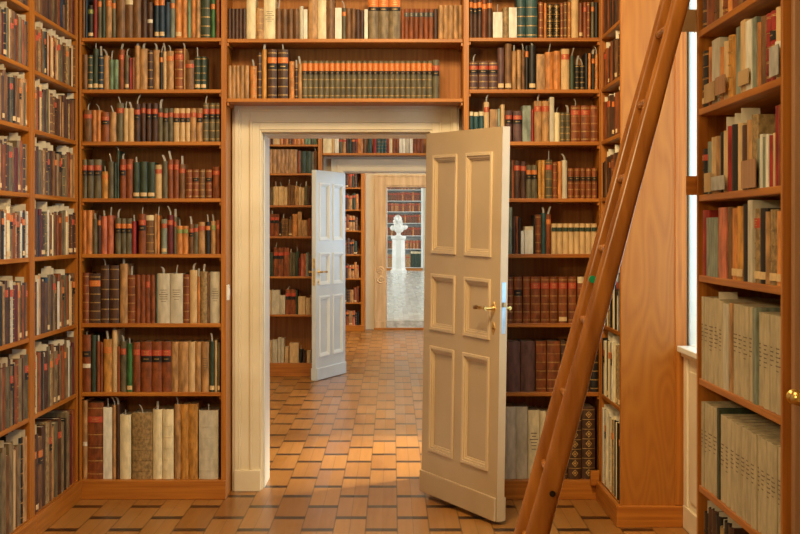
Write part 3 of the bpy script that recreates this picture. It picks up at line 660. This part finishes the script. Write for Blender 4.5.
for k in range(8): g.box(-9.2, -9, 23 + 4 * k, 24.2 + 4 * k if k < 7 else 51.6, 1.0, 4.4, 'wall_plaster')
struct('wall_hall_left', g)
g = Geo(); g.box(9, 9.2, 23, 51.6, 0, 1.0, 'wall_plaster'); g.box(9, 9.2, 23, 51.6, 4.4, 5, 'wall_plaster')
for k in range(8): g.box(9, 9.2, 23 + 4 * k, 24.2 + 4 * k if k < 7 else 51.6, 1.0, 4.4, 'wall_plaster')
struct('wall_hall_right', g)
g = Geo(); g.box(-9, -3.4, W3a, W3b, 0, 5, 'wall_plaster'); g.box(3.4, 9, W3a, W3b, 0, 5, 'wall_plaster'); struct('wall_hall_near', g)
struct('wall_left', Geo().box(-2.32, -2.115, -1, WY0, 0, CE, 'wall_plaster'))
struct('wall_back', Geo().box(-2.32, 2.3, -1.2, -1, 0, CE, 'wall_plaster'))
struct('wall_left_second', Geo().box(-3.6, -3.4, WY1, W3a, 0, CE, 'wall_plaster'))
# right wall of the first room, with the window niche
NY0, NY1, NZ0, NZ1, XW, XG = 5.15, 7.56, .95, 3.2, 1.565, 1.97
g = Geo(); g.box(XW, XG, -1, NY0, 0, CE, 'wall_plaster'); g.box(XW, XG, NY1, WY0, 0, CE, 'cream_paint'); g.box(XW, XG, NY0, NY1, NZ1, CE, 'wall_plaster'); g.box(XW + .035, XG, NY0, NY1, 0, NZ0 - .03, 'cream_paint')
struct('wall_right', g)
g = Geo(); g.box(XW + .005, XG, NY1 - .012, NY1 - .001, NZ0, NZ1, 'white_paint'); g.box(XW + .005, XG, NY0 + .001, NY0 + .012, NZ0, NZ1, 'white_paint'); struct('trim_1', g)
g = Geo(); g.box(XW + .0, XG, NY0 + .001, NY1 - .001, NZ0 - .03, NZ0, 'white_paint'); g.box(XW - .075, XW, NY0 - .05, 7.478, NZ0 - .03, NZ0, 'white_paint'); g.box(XW - .055, XW, NY0 - .03, 7.476, NZ0 - .055, NZ0 - .03, 'cream_paint'); sill = struct('window_sill', g, .004)
for k in range(4): g = Geo()
g = Geo()
for z0, z1 in ((.12, .86),):
    y = NY1 - .08
    while y > NY0 + .5:
        g.box(XW + .018, XW + .035, y - .5, y, z0, z1, 'cream_paint'); y -= .58
g.box(XW + .012, XW + .035, NY0 + .001, NY1 - .003, 0, .10, 'cream_paint'); g.box(XW - .03, XW, NY0 - .02, 7.474, 0, NZ0 - .056, 'cream_paint'); g.box(XW - .045, XW - .03, NY0, 7.474, 0, .12, 'cream_paint'); g.box(XW - .042, XW - .03, 7.39, 7.474, .12, NZ0 - .056, 'cream_paint'); g.box(XW - .038, XW - .03, 6.6, 7.36, .16, NZ0 - .12, 'cream_paint'); struct('trim_2', g, .004)
def window_unit(name, x, y0, y1, z0, z1, t=.05, n=2, rows_=3, axis='x'):
    g = Geo(); g.box(x, x + t, y0, y0 + .07, z0, z1, 'white_paint'); g.box(x, x + t, y1 - .07, y1, z0, z1, 'white_paint'); g.box(x, x + t, y0, y1, z0, z0 + .07, 'white_paint'); g.box(x, x + t, y0, y1, z1 - .07, z1, 'white_paint')
    for i in range(1, n): yy = y0 + (y1 - y0) * i / n; g.box(x + .005, x + t - .005, yy - .03, yy + .03, z0 + .07, z1 - .07, 'white_paint')
    for i in range(1, rows_): zz = z0 + (z1 - z0) * i / rows_; g.box(x + .01, x + t - .01, y0 + .07, y1 - .07, zz - .015, zz + .015, 'white_paint')
    w = struct(name, g)
    gl = obj('pane', Geo().box(x + t / 2 - .002, x + t / 2 + .002, y0 + .07, y1 - .07, z0 + .07, z1 - .07, 'glass'), w)
window_unit('window_1', XG - .06, NY0 + .013, NY1 - .013, NZ0 + .001, NZ1)
# right walls of rooms two and three with windows
g = Geo(); g.box(3.4, 3.6, WY0, 10.4, 0, CE, 'wall_plaster'); g.box(3.4, 3.6, 13.2, 17.6, 0, CE, 'wall_plaster'); g.box(3.4, 3.6, 20.6, W3a, 0, CE, 'wall_plaster')
for a, b_ in ((10.4, 13.2), (17.6, 20.6)): g.box(3.4, 3.6, a, b_, 0, .9, 'wall_plaster'); g.box(3.4, 3.6, a, b_, 3.2, CE, 'wall_plaster')
struct('wall_right_second', g)
window_unit('window_2', 3.47, 10.4, 13.2, .9, 3.2, n=3); window_unit('window_3', 3.47, 17.6, 20.6, .9, 3.2, n=3)
# floors and ceilings
struct('floor', Geo().box(-3.6, 3.6, -1.2, W3a - .02, -.1, 0, 'parquet'))
struct('floor_hall', Geo().box(-9.2, 9.2, W3a + .12, 51.9, -.1, FL4, 'pale_parquet'))
g = Geo(); g.box(X_at(386.5, 22.55), 1.0, W3a - .02, W3a + .12, .001, FL4 + .003, 'grey_marble'); struct('trim_3', g, .004)
g = Geo(); g.box(X_at(374, 22.5), 1.3, W3a - .09, W3a - .022, 0, .028, 'oak_x'); struct('trim_4', g, .004)
struct('ceiling', Geo().box(-3.6, 3.6, -1.2, W3a, CE, CE + .1, 'ceiling_paint'))
struct('ceiling_hall', Geo().box(-9.2, 9.2, W3a, 51.9, 5, 5.1, 'ceiling_paint'))

# door casings with stepped mouldings
def casing(name, yf, ox0, ox1, oz, w, steps, mat, thick_back, jamb_mat, blocks=True, wtop=None, lining=.004):
    """yf: wall face; steps: (from, to, protrusion) measured outwards from the opening edge"""
    g = Geo()
    for a, b_, p in steps:
        g.box(ox0 - b_, ox0 - a, yf - p, yf - .0005, 0, oz + b_, mat); g.box(ox1 + a, ox1 + b_, yf - p, yf - .0005, 0, oz + b_, mat)
        g.box(ox0 - a, ox1 + a, yf - p, yf - .0005, oz + a, oz + b_, mat)
    o = struct(name, g, .0025)
    g = Geo()
    g.box(ox0, ox0 + lining, yf, thick_back, 0, oz - lining, jamb_mat); g.box(ox1 - lining, ox1, yf, thick_back, 0, oz - lining, jamb_mat); g.box(ox0, ox1, yf, thick_back, oz - lining, oz, jamb_mat)
    obj('jamb_lining', g, o)
    if blocks:
        g = Geo()
        for s_, x in ((-1, ox0), (1, ox1)):
            a, b_ = sorted((x + s_ * .004, x + s_ * (w - .012))); g.box(a, b_, yf - .068, yf - .0005, 0, .125, mat)
        obj('plinth_block', g, o, .003)
    return o
ST = [(0, .012, .030), (.012, .055, .040), (.055, .068, .048), (.068, .122, .036), (.122, .134, .048), (.134, .160, .058), (.160, .172, .050)]
casing('door_frame_1', WY0, OX0, OX1, OZ, .172, ST, 'cream_paint', WY1, 'cream_paint')
g = Geo(); g.box(OX0 + .0045, OX0 + .012, WY0 + .06, WY0 + .40, 0, OZ - .005, 'white_paint'); g.box(OX1 - .012, OX1 - .0045, WY0 + .06, WY0 + .4, 0, OZ - .005, 'white_paint'); g.box(OX0 + .012, OX1 - .012, WY0 + .06, WY0 + .4, OZ - .013, OZ - .005, 'white_paint'); struct('trim_5', g, .002)
casing('door_frame_2', W2a, -.53, .48, 2.2, .18, [(a, b_, p) for a, b_, p in ST[:5]], 'cream_paint', W2b, 'white_paint', True)
# stone portal of the third room
p0 = X_at(386.5, 22.55)
casing('door_frame_3', W3a, p0, 1.0, Z_at(187, 22.55), .19, [(0, .02, .03), (.02, .16, .05), (.16, .19, .065)], 'stone_beige', W3b, 'oak_v', True)
g = Geo()
xo, zo, yo = p0 - .095, Z_at(275, 22.5), W3a - .037
def spiral(cx, cz, r0, turns, flip, dz=1):
    return [(cx + flip * (r0 * (1 - .8 * t / 24)) * math.cos(turns * 2 * math.pi * t / 24), yo, cz + dz * (r0 * (1 - .8 * t / 24)) * math.sin(turns * 2 * math.pi * t / 24)) for t in range(25)]
g.tube(spiral(xo - .01, zo + .07, .062, 1.3, 1), .021, 'stone_beige', 8); g.tube(spiral(xo + .01, zo - .07, .066, 1.3, -1, -1), .021, 'stone_beige', 8)
g.tube([(xo + .045, yo, zo + .07), (xo + .02, yo, zo), (xo - .05, yo, zo - .07)], .02, 'stone_beige', 8)
g.tube([(xo - .01, yo, zo + .12), (xo, yo, zo + .18), (xo + .03, yo, zo + .22)], [.014, .01, .004], 'stone_beige', 8)
tag(obj('scroll_ornament', g), 'carved scroll ornament on the beige pilaster of the far portal', 'ornament')

# ------------------------------------------------------------------ panelled doors
def door_leaf(label, W, Hd, paint, mould, vz, name='panelled_door'):
    """local: x from hinge (0) to free edge (W); visible face at y=0 looking to -y; thickness to +y"""
    e = empty(name, (0, 0, 0), label, 'door'); T = .044
    us = ((.11 * W, .43 * W), (.56 * W, .88 * W))
    g = Geo()
    xs = [0, us[0][0], us[0][1], us[1][0], us[1][1], W]; zs = [0] + [v for a in vz for v in a] + [Hd]
    for i in range(5):
        for j in range(len(zs) - 1):
            if i % 2 == 1 and j % 2 == 1: g.box(xs[i], xs[i + 1], .012, T - .012, zs[j], zs[j + 1], paint)
            else: g.box(xs[i], xs[i + 1], 0, T, zs[j], zs[j + 1], paint)
    obj('leaf', g, e)
    for a, b_ in us:
        for z0, z1 in vz:
            g = Geo(); steps = [(-.006, .012, .009), (.012, .024, .002), (.024, .034, -.006)]
            for p, q, pr in steps:
                for y0, y1 in ((-pr, .0125), (T - .0125, T + pr)):
                    g.box(a + p, a + q, y0, y1, z0 + p, z1 - p, mould); g.box(b_ - q, b_ - p, y0, y1, z0 + p, z1 - p, mould)
                    g.box(a + q, b_ - q, y0, y1, z0 + p, z0 + q, mould); g.box(a + q, b_ - q, y0, y1, z1 - q, z1 - p, mould)
            obj('panel_moulding', g, e, .002)
    g = Geo()
    for y0, y1 in ((-.014, -.0003), (T + .0003, T + .014)): g.box(.0, W - .006, y0, y1, 0, .125, paint)
    obj('kick_board', g, e, .004)
    hz = 1.12
    for s_ in (-1, 1):
        y0 = 0 if s_ < 0 else T
        hx = W * .928; g = Geo()
        g.add([(hx, y0 + s_ * .004, hz + .036), (hx + .020, y0 + s_ * .004, hz), (hx, y0 + s_ * .004, hz - .036), (hx - .020, y0 + s_ * .004, hz), (hx, y0, hz + .036), (hx + .020, y0, hz), (hx, y0, hz - .036), (hx - .020, y0, hz)],
              [(0, 1, 2, 3), (0, 4, 5, 1), (1, 5, 6, 2), (2, 6, 7, 3), (3, 7, 4, 0)], 'brass')
        g.tube([(hx, y0 + s_ * .003, hz), (hx, y0 + s_ * .012, hz), (hx, y0 + s_ * .05, hz)], [.014, .009, .009], 'brass', 12)
        h = obj('door_handle', g, e)
        g = Geo(); g.tube([(hx + .006, y0 + s_ * .05, hz), (hx - .02, y0 + s_ * .05, hz), (hx - .06, y0 + s_ * .05, hz + .001), (hx - .068, y0 + s_ * .05, hz), (hx - .075, y0 + s_ * .05, hz), (hx - .08, y0 + s_ * .05, hz)], [.011, .008, .006, .010, .010, .007], 'brass', 12)
        g.tube([(hx - .08, y0 + s_ * .05, hz), (hx - .10, y0 + s_ * .05, hz), (hx - .125, y0 + s_ * .05, hz - .002), (hx - .135, y0 + s_ * .05, hz - .003)], [.007, .011, .011, .005], 'dark_brass', 12)
        obj('lever', g, h)
        kz = hz - .105; g = Geo()
        g.add([(hx, y0 + s_ * .004, kz + .034), (hx + .018, y0 + s_ * .004, kz), (hx, y0 + s_ * .004, kz - .034), (hx - .018, y0 + s_ * .004, kz), (hx, y0, kz + .034), (hx + .018, y0, kz), (hx, y0, kz - .034), (hx - .018, y0, kz)],
              [(0, 1, 2, 3), (0, 4, 5, 1), (1, 5, 6, 2), (2, 6, 7, 3), (3, 7, 4, 0)], 'brass')
        g.tube([(hx, y0 + s_ * .003, kz), (hx, y0 + s_ * .009, kz)], [.008, .006], 'dark_brass', 10)
        obj('keyhole_plate', g, e)
    return e
VZ = [(.255, .85), (.955, 1.265), (1.395, 1.945)]
d1 = door_leaf('big cream panelled door standing open in the foreground doorway', .905, 2.08, 'door_paint', 'door_moulding', VZ)
lk = Geo().box(.905, .9065, .010, .034, .99, 1.26, 'steel'); lk.box(.9065, .914, .015, .029, 1.13, 1.155, 'dark_brass'); obj('lock_plate', lk, d1, label='grey steel lock plate with latch')
# fit: hinge foot at (.176, 8.333), free edge towards (.555, 7.515); leans a little, free edge sags
hx, hy = .170, 8.345
ang = math.atan2(7.515 - 8.333, .379)
R = Matrix.Rotation(ang, 4, 'Z') @ Matrix.Rotation(math.radians(1.05), 4, 'Y') @ Matrix.Rotation(math.radians(.45) * -1, 4, 'X')
d1.matrix_world = Matrix.Translation((hx, hy, .036)) @ R
VZ2 = [(z0 * 1.03 - .0, z1 * 1.04) for z0, z1 in VZ]
d2 = door_leaf('grey-white panelled door standing open in the second room', .855, 2.175, 'grey_paint', 'white_paint', [(.24, .86), (.985, 1.31), (1.45, 2.04)])
lk = Geo().box(.855, .8565, .010, .034, .98, 1.26, 'brass'); lk.box(.8565, .864, .015, .029, 1.13, 1.155, 'steel'); obj('lock_plate', lk, d2, label='brass lock plate with latch')
# second door: hinge at right/back, free edge near the camera, visible face looks to +x : mirror by putting the thickness on the other side
hx2, hy2 = X_at(345.3, 15.56), 15.555
fx2, fy2 = X_at(316, 14.75), 14.75
a2 = math.atan2(fy2 - hy2, fx2 - hx2)
# visible face is the y=T side
T = .044
d2.matrix_world = Matrix.Translation((hx2, hy2, .006)) @ Matrix.Rotation(a2, 4, 'Z') @ Matrix.Translation((0, -T, 0))

# ------------------------------------------------------------------ ladder
YL0, YL1 = 4.42, 4.67
lad = empty('library_ladder', (.30, YL0, 0), 'varnished wooden pole ladder leaning diagonally against the far right bookcase', 'ladder')
def rail_pt(z):       # centre line of the rails in the x-z plane
    return .285 + (z - 0) * (X_at(681, YL0) - .285) / (Z_at(0, YL0))
def rail(y):
    g = Geo(); pts = []; rad = []; n = 22; ZT = 2.62
    rings = []
    for i in range(n + 1):
        z = ZT * i / n; r = .0425 - .0165 * i / n + .0009 * math.sin(i * 1.7)
        t = Vector((rail_pt(1) - rail_pt(0), 0, 1)).normalized(); e1 = Vector((t.z, 0, -t.x)); e2 = Vector((0, 1, 0))
        ring = []
        for k in range(20):
            a = 2 * math.pi * k / 20; c_, s_ = math.cos(a), math.sin(a)
            p = 2.7; rr = r / (abs(c_) ** p + abs(s_) ** p) ** (1 / p)
            ring.append(Vector((rail_pt(z) - lad.location.x, y - YL0, z)) + e1 * rr * c_ * .93 + e2 * rr * s_ * .62)
        rings.append(ring)
    for q in range(20): rings[0][q].z = 0.0
    vs = [v for r in rings for v in r]; fs = [(i * 20 + k, i * 20 + (k + 1) % 20, i * 20 + 20 + (k + 1) % 20, i * 20 + 20 + k) for i in range(n) for k in range(20)]
    g.add(vs, fs, 'pine', True); g.add(rings[0], [tuple(range(20))[::-1]], 'pine'); g.add(rings[-1], [tuple(range(20))], 'pine')
    return obj('rail', g, lad)
r1 = rail(YL0); r2 = rail(YL1)
zr = [Z_at(y, 4.55) for y in (31, 103, 178, 249, 321, 394.6, 468)]
zs = zr + [zr[-1] - .23 * k for k in (1, 2)] + [zr[0] + .23]
for z in zs:
    if z < .1: continue
    x = rail_pt(z) - lad.location.x - .004
    g = Geo(); g.tube([(x, -.012, z), (x, .05, z), (x, .2, z), (x, YL1 - YL0 + .012, z)], [.012, .014, .014, .012], 'pine', 12); obj('rung', g, lad)
g = Geo(); z = Z_at(492, YL0); x = rail_pt(z) - lad.location.x + .008
g.tube([(x, -.034, z), (x, -.029, z)], .0095, 'hole_dark', 14); obj('peg_hole', g, r1, label='dark round hole')
g = Geo(); z = Z_at(279, YL1); x = X_at(592.5, YL1 - .03) - lad.location.x
g.tube([(x - .0, YL1 - YL0 - .036, z), (x, YL1 - YL0 - .026, z)], .012, 'green_paper', 18); obj('round_sticker', g, r2, label='round green sticker')

# ------------------------------------------------------------------ small things
g = Geo().box(XC0 + .0005, XC0 + .012, D + .015, D + .085, Z_at(300.5, D), Z_at(285, D), 'plastic_white'); sw = obj('light_switch', g, None, .002)
tag(sw, 'small white light switch on the bookcase side left of the doorway', 'light switch')
obj('rocker', Geo().box(XC0 + .012, XC0 + .016, D + .03, D + .07, Z_at(296, D), Z_at(289, D), 'plastic_white'), sw, .001)
g = Geo().box(X_at(592, D - .1), X_at(600.5, D - .1), D - .055, D - .022, Z_at(487, D - .1), Z_at(472.5, D - .1), 'oak_x'); tag(obj('wooden_block', g, None, .002), 'small wooden block on the plinth corner at the foot of the right bookcase', 'block')
g = Geo().box(XS - .031, XS - .026, 8.0, 8.06, LV[8] + .0, LV[8] + .055, 'slip_cream')
# cards clipped to the shelf edges of the near case
def card(p0, p1, y0, y1, yd, mat, label, xoff=0):
    g = Geo(); xa, xb = X_at(p0, yd), X_at(p1, yd)
    g.box(xa, xb, yd - .002, yd, Z_at(y1, yd), Z_at(y0, yd), mat); g.box(XN - .0015, XN, yd - .004, yd + .02, Z_at(y1, yd), Z_at(y0, yd), mat)
    return tag(obj('shelf_card', g), label, 'card', 'shelf cards on the far right case')
def side_card(p0, p1, y0, y1, mat, label):
    x = XN - .0035; a, b_ = x * F / (p0 - CX), x * F / (p1 - CX); ym = (a + b_) / 2
    g = Geo().box(x, x + .003, b_, a, Z_at(y1, ym), Z_at(y0, ym), mat); return tag(obj('shelf_card', g), label, 'card', 'shelf cards on the far right case')
card(680.5, 697, 9.5, 32, 4.80, 'card_brown', 'buff card sticking out beside the topmost shelf of far right case')
card(686, 697, 176, 195, 4.80, 'oak_x', 'orange wooden card sticking out beside third shelf, far right case')
side_card(704, 714, 83, 102, 'card_brown', 'brown card hanging from far end of second shelf edge, far right case')
side_card(715, 724.5, 76, 94, 'oak_dark', 'darker square card next to brown one on second shelf edge')
side_card(704, 710.5, 173, 192, 'card_brown', 'brown card at far end of third shelf edge, far right case')
side_card(711, 724, 176, 190, 'slip_paper', 'pale grey card on third shelf edge of far right case')
side_card(741, 755, 160, 188, 'oak_dark', 'brown square card in middle of third shelf edge, far right case')
side_card(769, 778, 46, 76, 'slip_paper', 'grey and white card before red books near far right edge')
side_card(738, 748, 70, 85, 'card_brown', 'small brown card below grey-green volumes, second shelf of far right case')
# cupboard door at the right edge with a brass knob
cd = empty('cupboard_door', (XN + .02, 3.70, 0), 'brown wooden cupboard door with brass knob at right photo edge', 'cupboard door')
obj('leaf', Geo().box(.0, .50, 0, .028, .0, 2.9, 'oak_dark'), cd, .003)
g = Geo(); kx, kz = X_at(796, 3.68) - XN - .02, Z_at(397.5, 3.68)
g.tube([(kx, 0, kz), (kx, -.008, kz), (kx, -.022, kz), (kx, -.034, kz), (kx, -.044, kz), (kx, -.050, kz)], [.020, .011, .010, .019, .019, .008], 'brass', 20); obj('knob', g, cd)
# dark volumes with paper tops at the foot, beside the case
r = random.Random(77); y = 4.84; yy = 4.84
foot = []
for i in range(9):
    w = r.uniform(.045, .06); h = r.uniform(.30, .34); z = .36
    foot.append((yy - w / 2, w, h)); yy -= w + .002
    parts = book_geo(w, h, .22, r.choice(['bk', 'db', 'mb']), 'dS', r)
# (kept inside the lowest compartment of the case)
fi = 0
for yc, w, h in foot:
    if yc + w / 2 > 4.765: continue
    parts = book_geo(w, h - .04, .22, ['bk', 'db', 'db', 'bk', 'mb', 'bk', 'db', 'bk', 'db'][fi], 'dS', r, hm=.31)
    o = obj('book', parts.pop('cover')); o.location = (XN + .006, yc, .3604); o.rotation_euler = (0, 0, -math.pi / 2)
    tag(o, '%s dark volume from far end on lowest visible shelf of far right case' % ORD[fi], 'book', 'dark volumes at the foot of the far right case')
    for n, g in parts.items(): obj(n, g, o)
    fi += 1

# bust on a pedestal
YB = 48.0; xb = X_at(398.6, YB)
ped = empty('pedestal', (xb, YB, FL4), 'tall white octagonal pedestal under the marble bust', 'pedestal')
def z4(py): return Z_at(py, YB) - FL4
obj('base', Geo().lathe([(.29, 0), (.29, .10), (.255, .12), (.245, .16), (.24, .17)], 'marble', 8, smooth=False), ped)
obj('shaft', Geo().lathe([(.238, .17), (.225, z4(240))], 'marble', 8, smooth=False), ped)
obj('capital', Geo().lathe([(.232, z4(240)), (.26, z4(239)), (.27, z4(238)), (.27, z4(236))], 'marble', 8, smooth=False), ped)
def bust():
    bm = bmesh.new()
    def blob(c, r, rot=None):
        mt = Matrix.Translation(c) @ (rot or Matrix.Identity(4)) @ Matrix.Diagonal((*r, 1)); bmesh.ops.create_icosphere(bm, subdivisions=3, radius=1, matrix=mt)
    Rz = lambda a, ax: Matrix.Rotation(math.radians(a), 4, ax)
    blob((-.02, -.02, .575), (.078, .098, .118))            # skull
    blob((-.02, -.105, .545), (.062, .060, .088))           # face
    blob((-.02, -.165, .55), (.012, .020, .026))            # nose
    blob((-.02, -.150, .515), (.026, .018, .008)); blob((-.02, -.150, .502), (.024, .018, .008))   # lips
    blob((-.02, -.135, .475), (.026, .024, .018))           # chin
    blob((-.05, -.146, .582), (.022, .014, .008)); blob((.01, -.146, .582), (.022, .014, .008))    # brows
    for s_ in (-1, 1):                                       # long curled wig
        for k, (x, y, z, q) in enumerate(((.065, .0, .63, .045), (.085, -.0, .57, .045), (.095, -.01, .51, .045), (.10, -.03, .45, .045), (.095, -.06, .40, .04), (.075, .04, .60, .06), (.09, .04, .5, .07), (.08, .05, .42, .06))):
            blob((-.02 + s_ * x, y, z), (q, q, q * .8))
    blob((-.02, .03, .66), (.085, .085, .05)); blob((-.02, .06, .56), (.09, .07, .11))
    blob((-.01, -.0, .42), (.058, .062, .10))               # neck
    blob((.0, .0, .29), (.20, .12, .13)); blob((-.19, .01, .27), (.085, .085, .095), Rz(20, 'Y')); blob((.20, .01, .29), (.11, .09, .085), Rz(-25, 'Y'))   # chest, shoulders
    blob((.0, -.05, .20), (.15, .09, .10)); blob((.0, -.01, .13), (.08, .07, .07)); blob((.03, -.10, .34), (.03, .03, .07))
    for k in range(5): blob((-.16 + .08 * k, -.09 + .015 * abs(k - 2), .26 + .02 * k), (.05, .02, .02), Rz(-25, 'Y'))    # drapery folds
    me = bpy.data.meshes.new('bust'); bm.to_mesh(me); bm.free(); me.materials.append(M['marble']); return me
bo = link(bpy.data.objects.new('marble_bust', bust())); bo.location = (xb, YB, z4(236) + FL4); bo.rotation_euler = (0, 0, math.radians(14)); bo.scale = (1.05, 1.05, 1.0)
md = bo.modifiers.new('r', 'REMESH'); md.mode = 'VOXEL'; md.voxel_size = .011; md.use_smooth_shade = True
md = bo.modifiers.new('s', 'SMOOTH'); md.factor = .6; md.iterations = 2
tag(bo, 'white marble bust with long curled hair on the octagonal pedestal', 'bust')
obj('socle', Geo().lathe([(.11, 0.0), (.11, .02), (.075, .035), (.06, .07), (.075, .10), (.05, .13)], 'marble', 24), bo)

# ------------------------------------------------------------------ ceiling lamps (above the frame) and light
def area(name, loc, rot, sx, sy, power, col, spread=None):
    l = bpy.data.lights.new(name, 'AREA'); l.shape = 'RECTANGLE'; l.size, l.size_y = sx, sy; l.energy = power; l.color = col
    if spread: l.spread = math.radians(spread)
    o = link(bpy.data.objects.new(name, l)); o.location = loc; o.rotation_euler = rot; return o
WARM, COOL = (1.0, .73, .38), (.46, .78, 1.0)
area('ceiling_lamp_or_fill', (.15, 5.9, 3.40), (math.radians(35), 0, 0), .9, .45, 92, WARM)
area('ceiling_lamp_or_fill', (-.2, 3.6, 3.5), (math.radians(20), 0, 0), 1.2, .8, 35, WARM)  # weaker fill added behind the main ceiling lamp
lw = area('left_window_light', (-1.9, .8, 2.9), (0, 0, 0), .3, .6, 48, (1.0, .78, .42))
lw.rotation_euler = (Vector((1.0, 4.4, 2.1)) - lw.location).to_track_quat('-Z', 'Y').to_euler()
area('window_daylight', (XG - .08, (NY0 + NY1) / 2, 2.1), (0, math.radians(90), 0), 2.1, 2.2, 36, (.40, .76, 1.0))
area('window_daylight', (3.38, 11.8, 2.05), (0, math.radians(90), 0), 2.2, 2.6, 95, (.62, .83, 1.0))
area('window_daylight', (3.38, 19.1, 2.05), (0, math.radians(90), 0), 2.2, 2.8, 110, (.62, .83, 1.0))
area('ceiling_lamp_or_fill', (-.6, 12.3, 3.5), (math.radians(15), 0, 0), 1.6, 1.6, 150, WARM)
area('ceiling_lamp_or_fill', (-.2, 19.5, 3.5), (math.radians(15), 0, 0), 1.6, 1.6, 190, WARM)
sl = bpy.data.lights.new('floor_glare_spot', 'SPOT'); sl.energy = 3000; sl.color = (1, .86, .58); sl.spot_size = math.radians(34); sl.spot_blend = 1; sl.shadow_soft_size = .12  # spot added inside the room, stands in for the warm glare on the floor
so = link(bpy.data.objects.new('floor_glare_spot', sl)); so.location = (3.3, 11.3, 2.9)
so.rotation_euler = (Vector((.35, 9.9, 0)) - so.location).to_track_quat('-Z', 'Y').to_euler()
for k in range(7):
    for s_ in (-1, 1):
        if k % 2 == 0: area('window_daylight', (s_ * 8.9, 25.6 + 4 * k, 2.7), (0, math.radians(90 * s_), 0), 3.2, 2.6, 260, (.88, .95, 1.0))
w = bpy.data.worlds.new('World'); bpy.context.scene.world = w; w.use_nodes = True
bg = w.node_tree.nodes['Background']; bg.inputs[0].default_value = (.65, .82, 1, 1); bg.inputs[1].default_value = 1.5

# ------------------------------------------------------------------ camera
cam = bpy.data.cameras.new('camera'); co = link(bpy.data.objects.new('camera', cam))
co.location = (0, 0, H); co.rotation_euler = (math.pi / 2, 0, 0)
cam.lens = F / 800 * 36; cam.sensor_width = 36; cam.shift_x = (400 - CX) / 800; cam.shift_y = -(267 - CY) / 800; cam.clip_end = 200
sc = bpy.context.scene; sc.camera = co
sc.view_settings.view_transform = 'Standard'; sc.view_settings.look = 'None'; sc.view_settings.exposure = 0; sc.view_settings.gamma = 1; sc.view_settings.use_curve_mapping = False
print('BOOKS', len(BOOKS), 'solo', len(solo), 'min area', books[NMAX - 1]['area'] if len(books) > NMAX else None)
from collections import Counter
cn = Counter(b.get('label') for b in solo); print('dups', [(k, v) for k, v in cn.items() if v > 1][:20], 'long', [b['label'] for b in solo if len((b.get('label') or 'x').split()) > 16][:10])
print(Counter((b['case']) for b in solo))
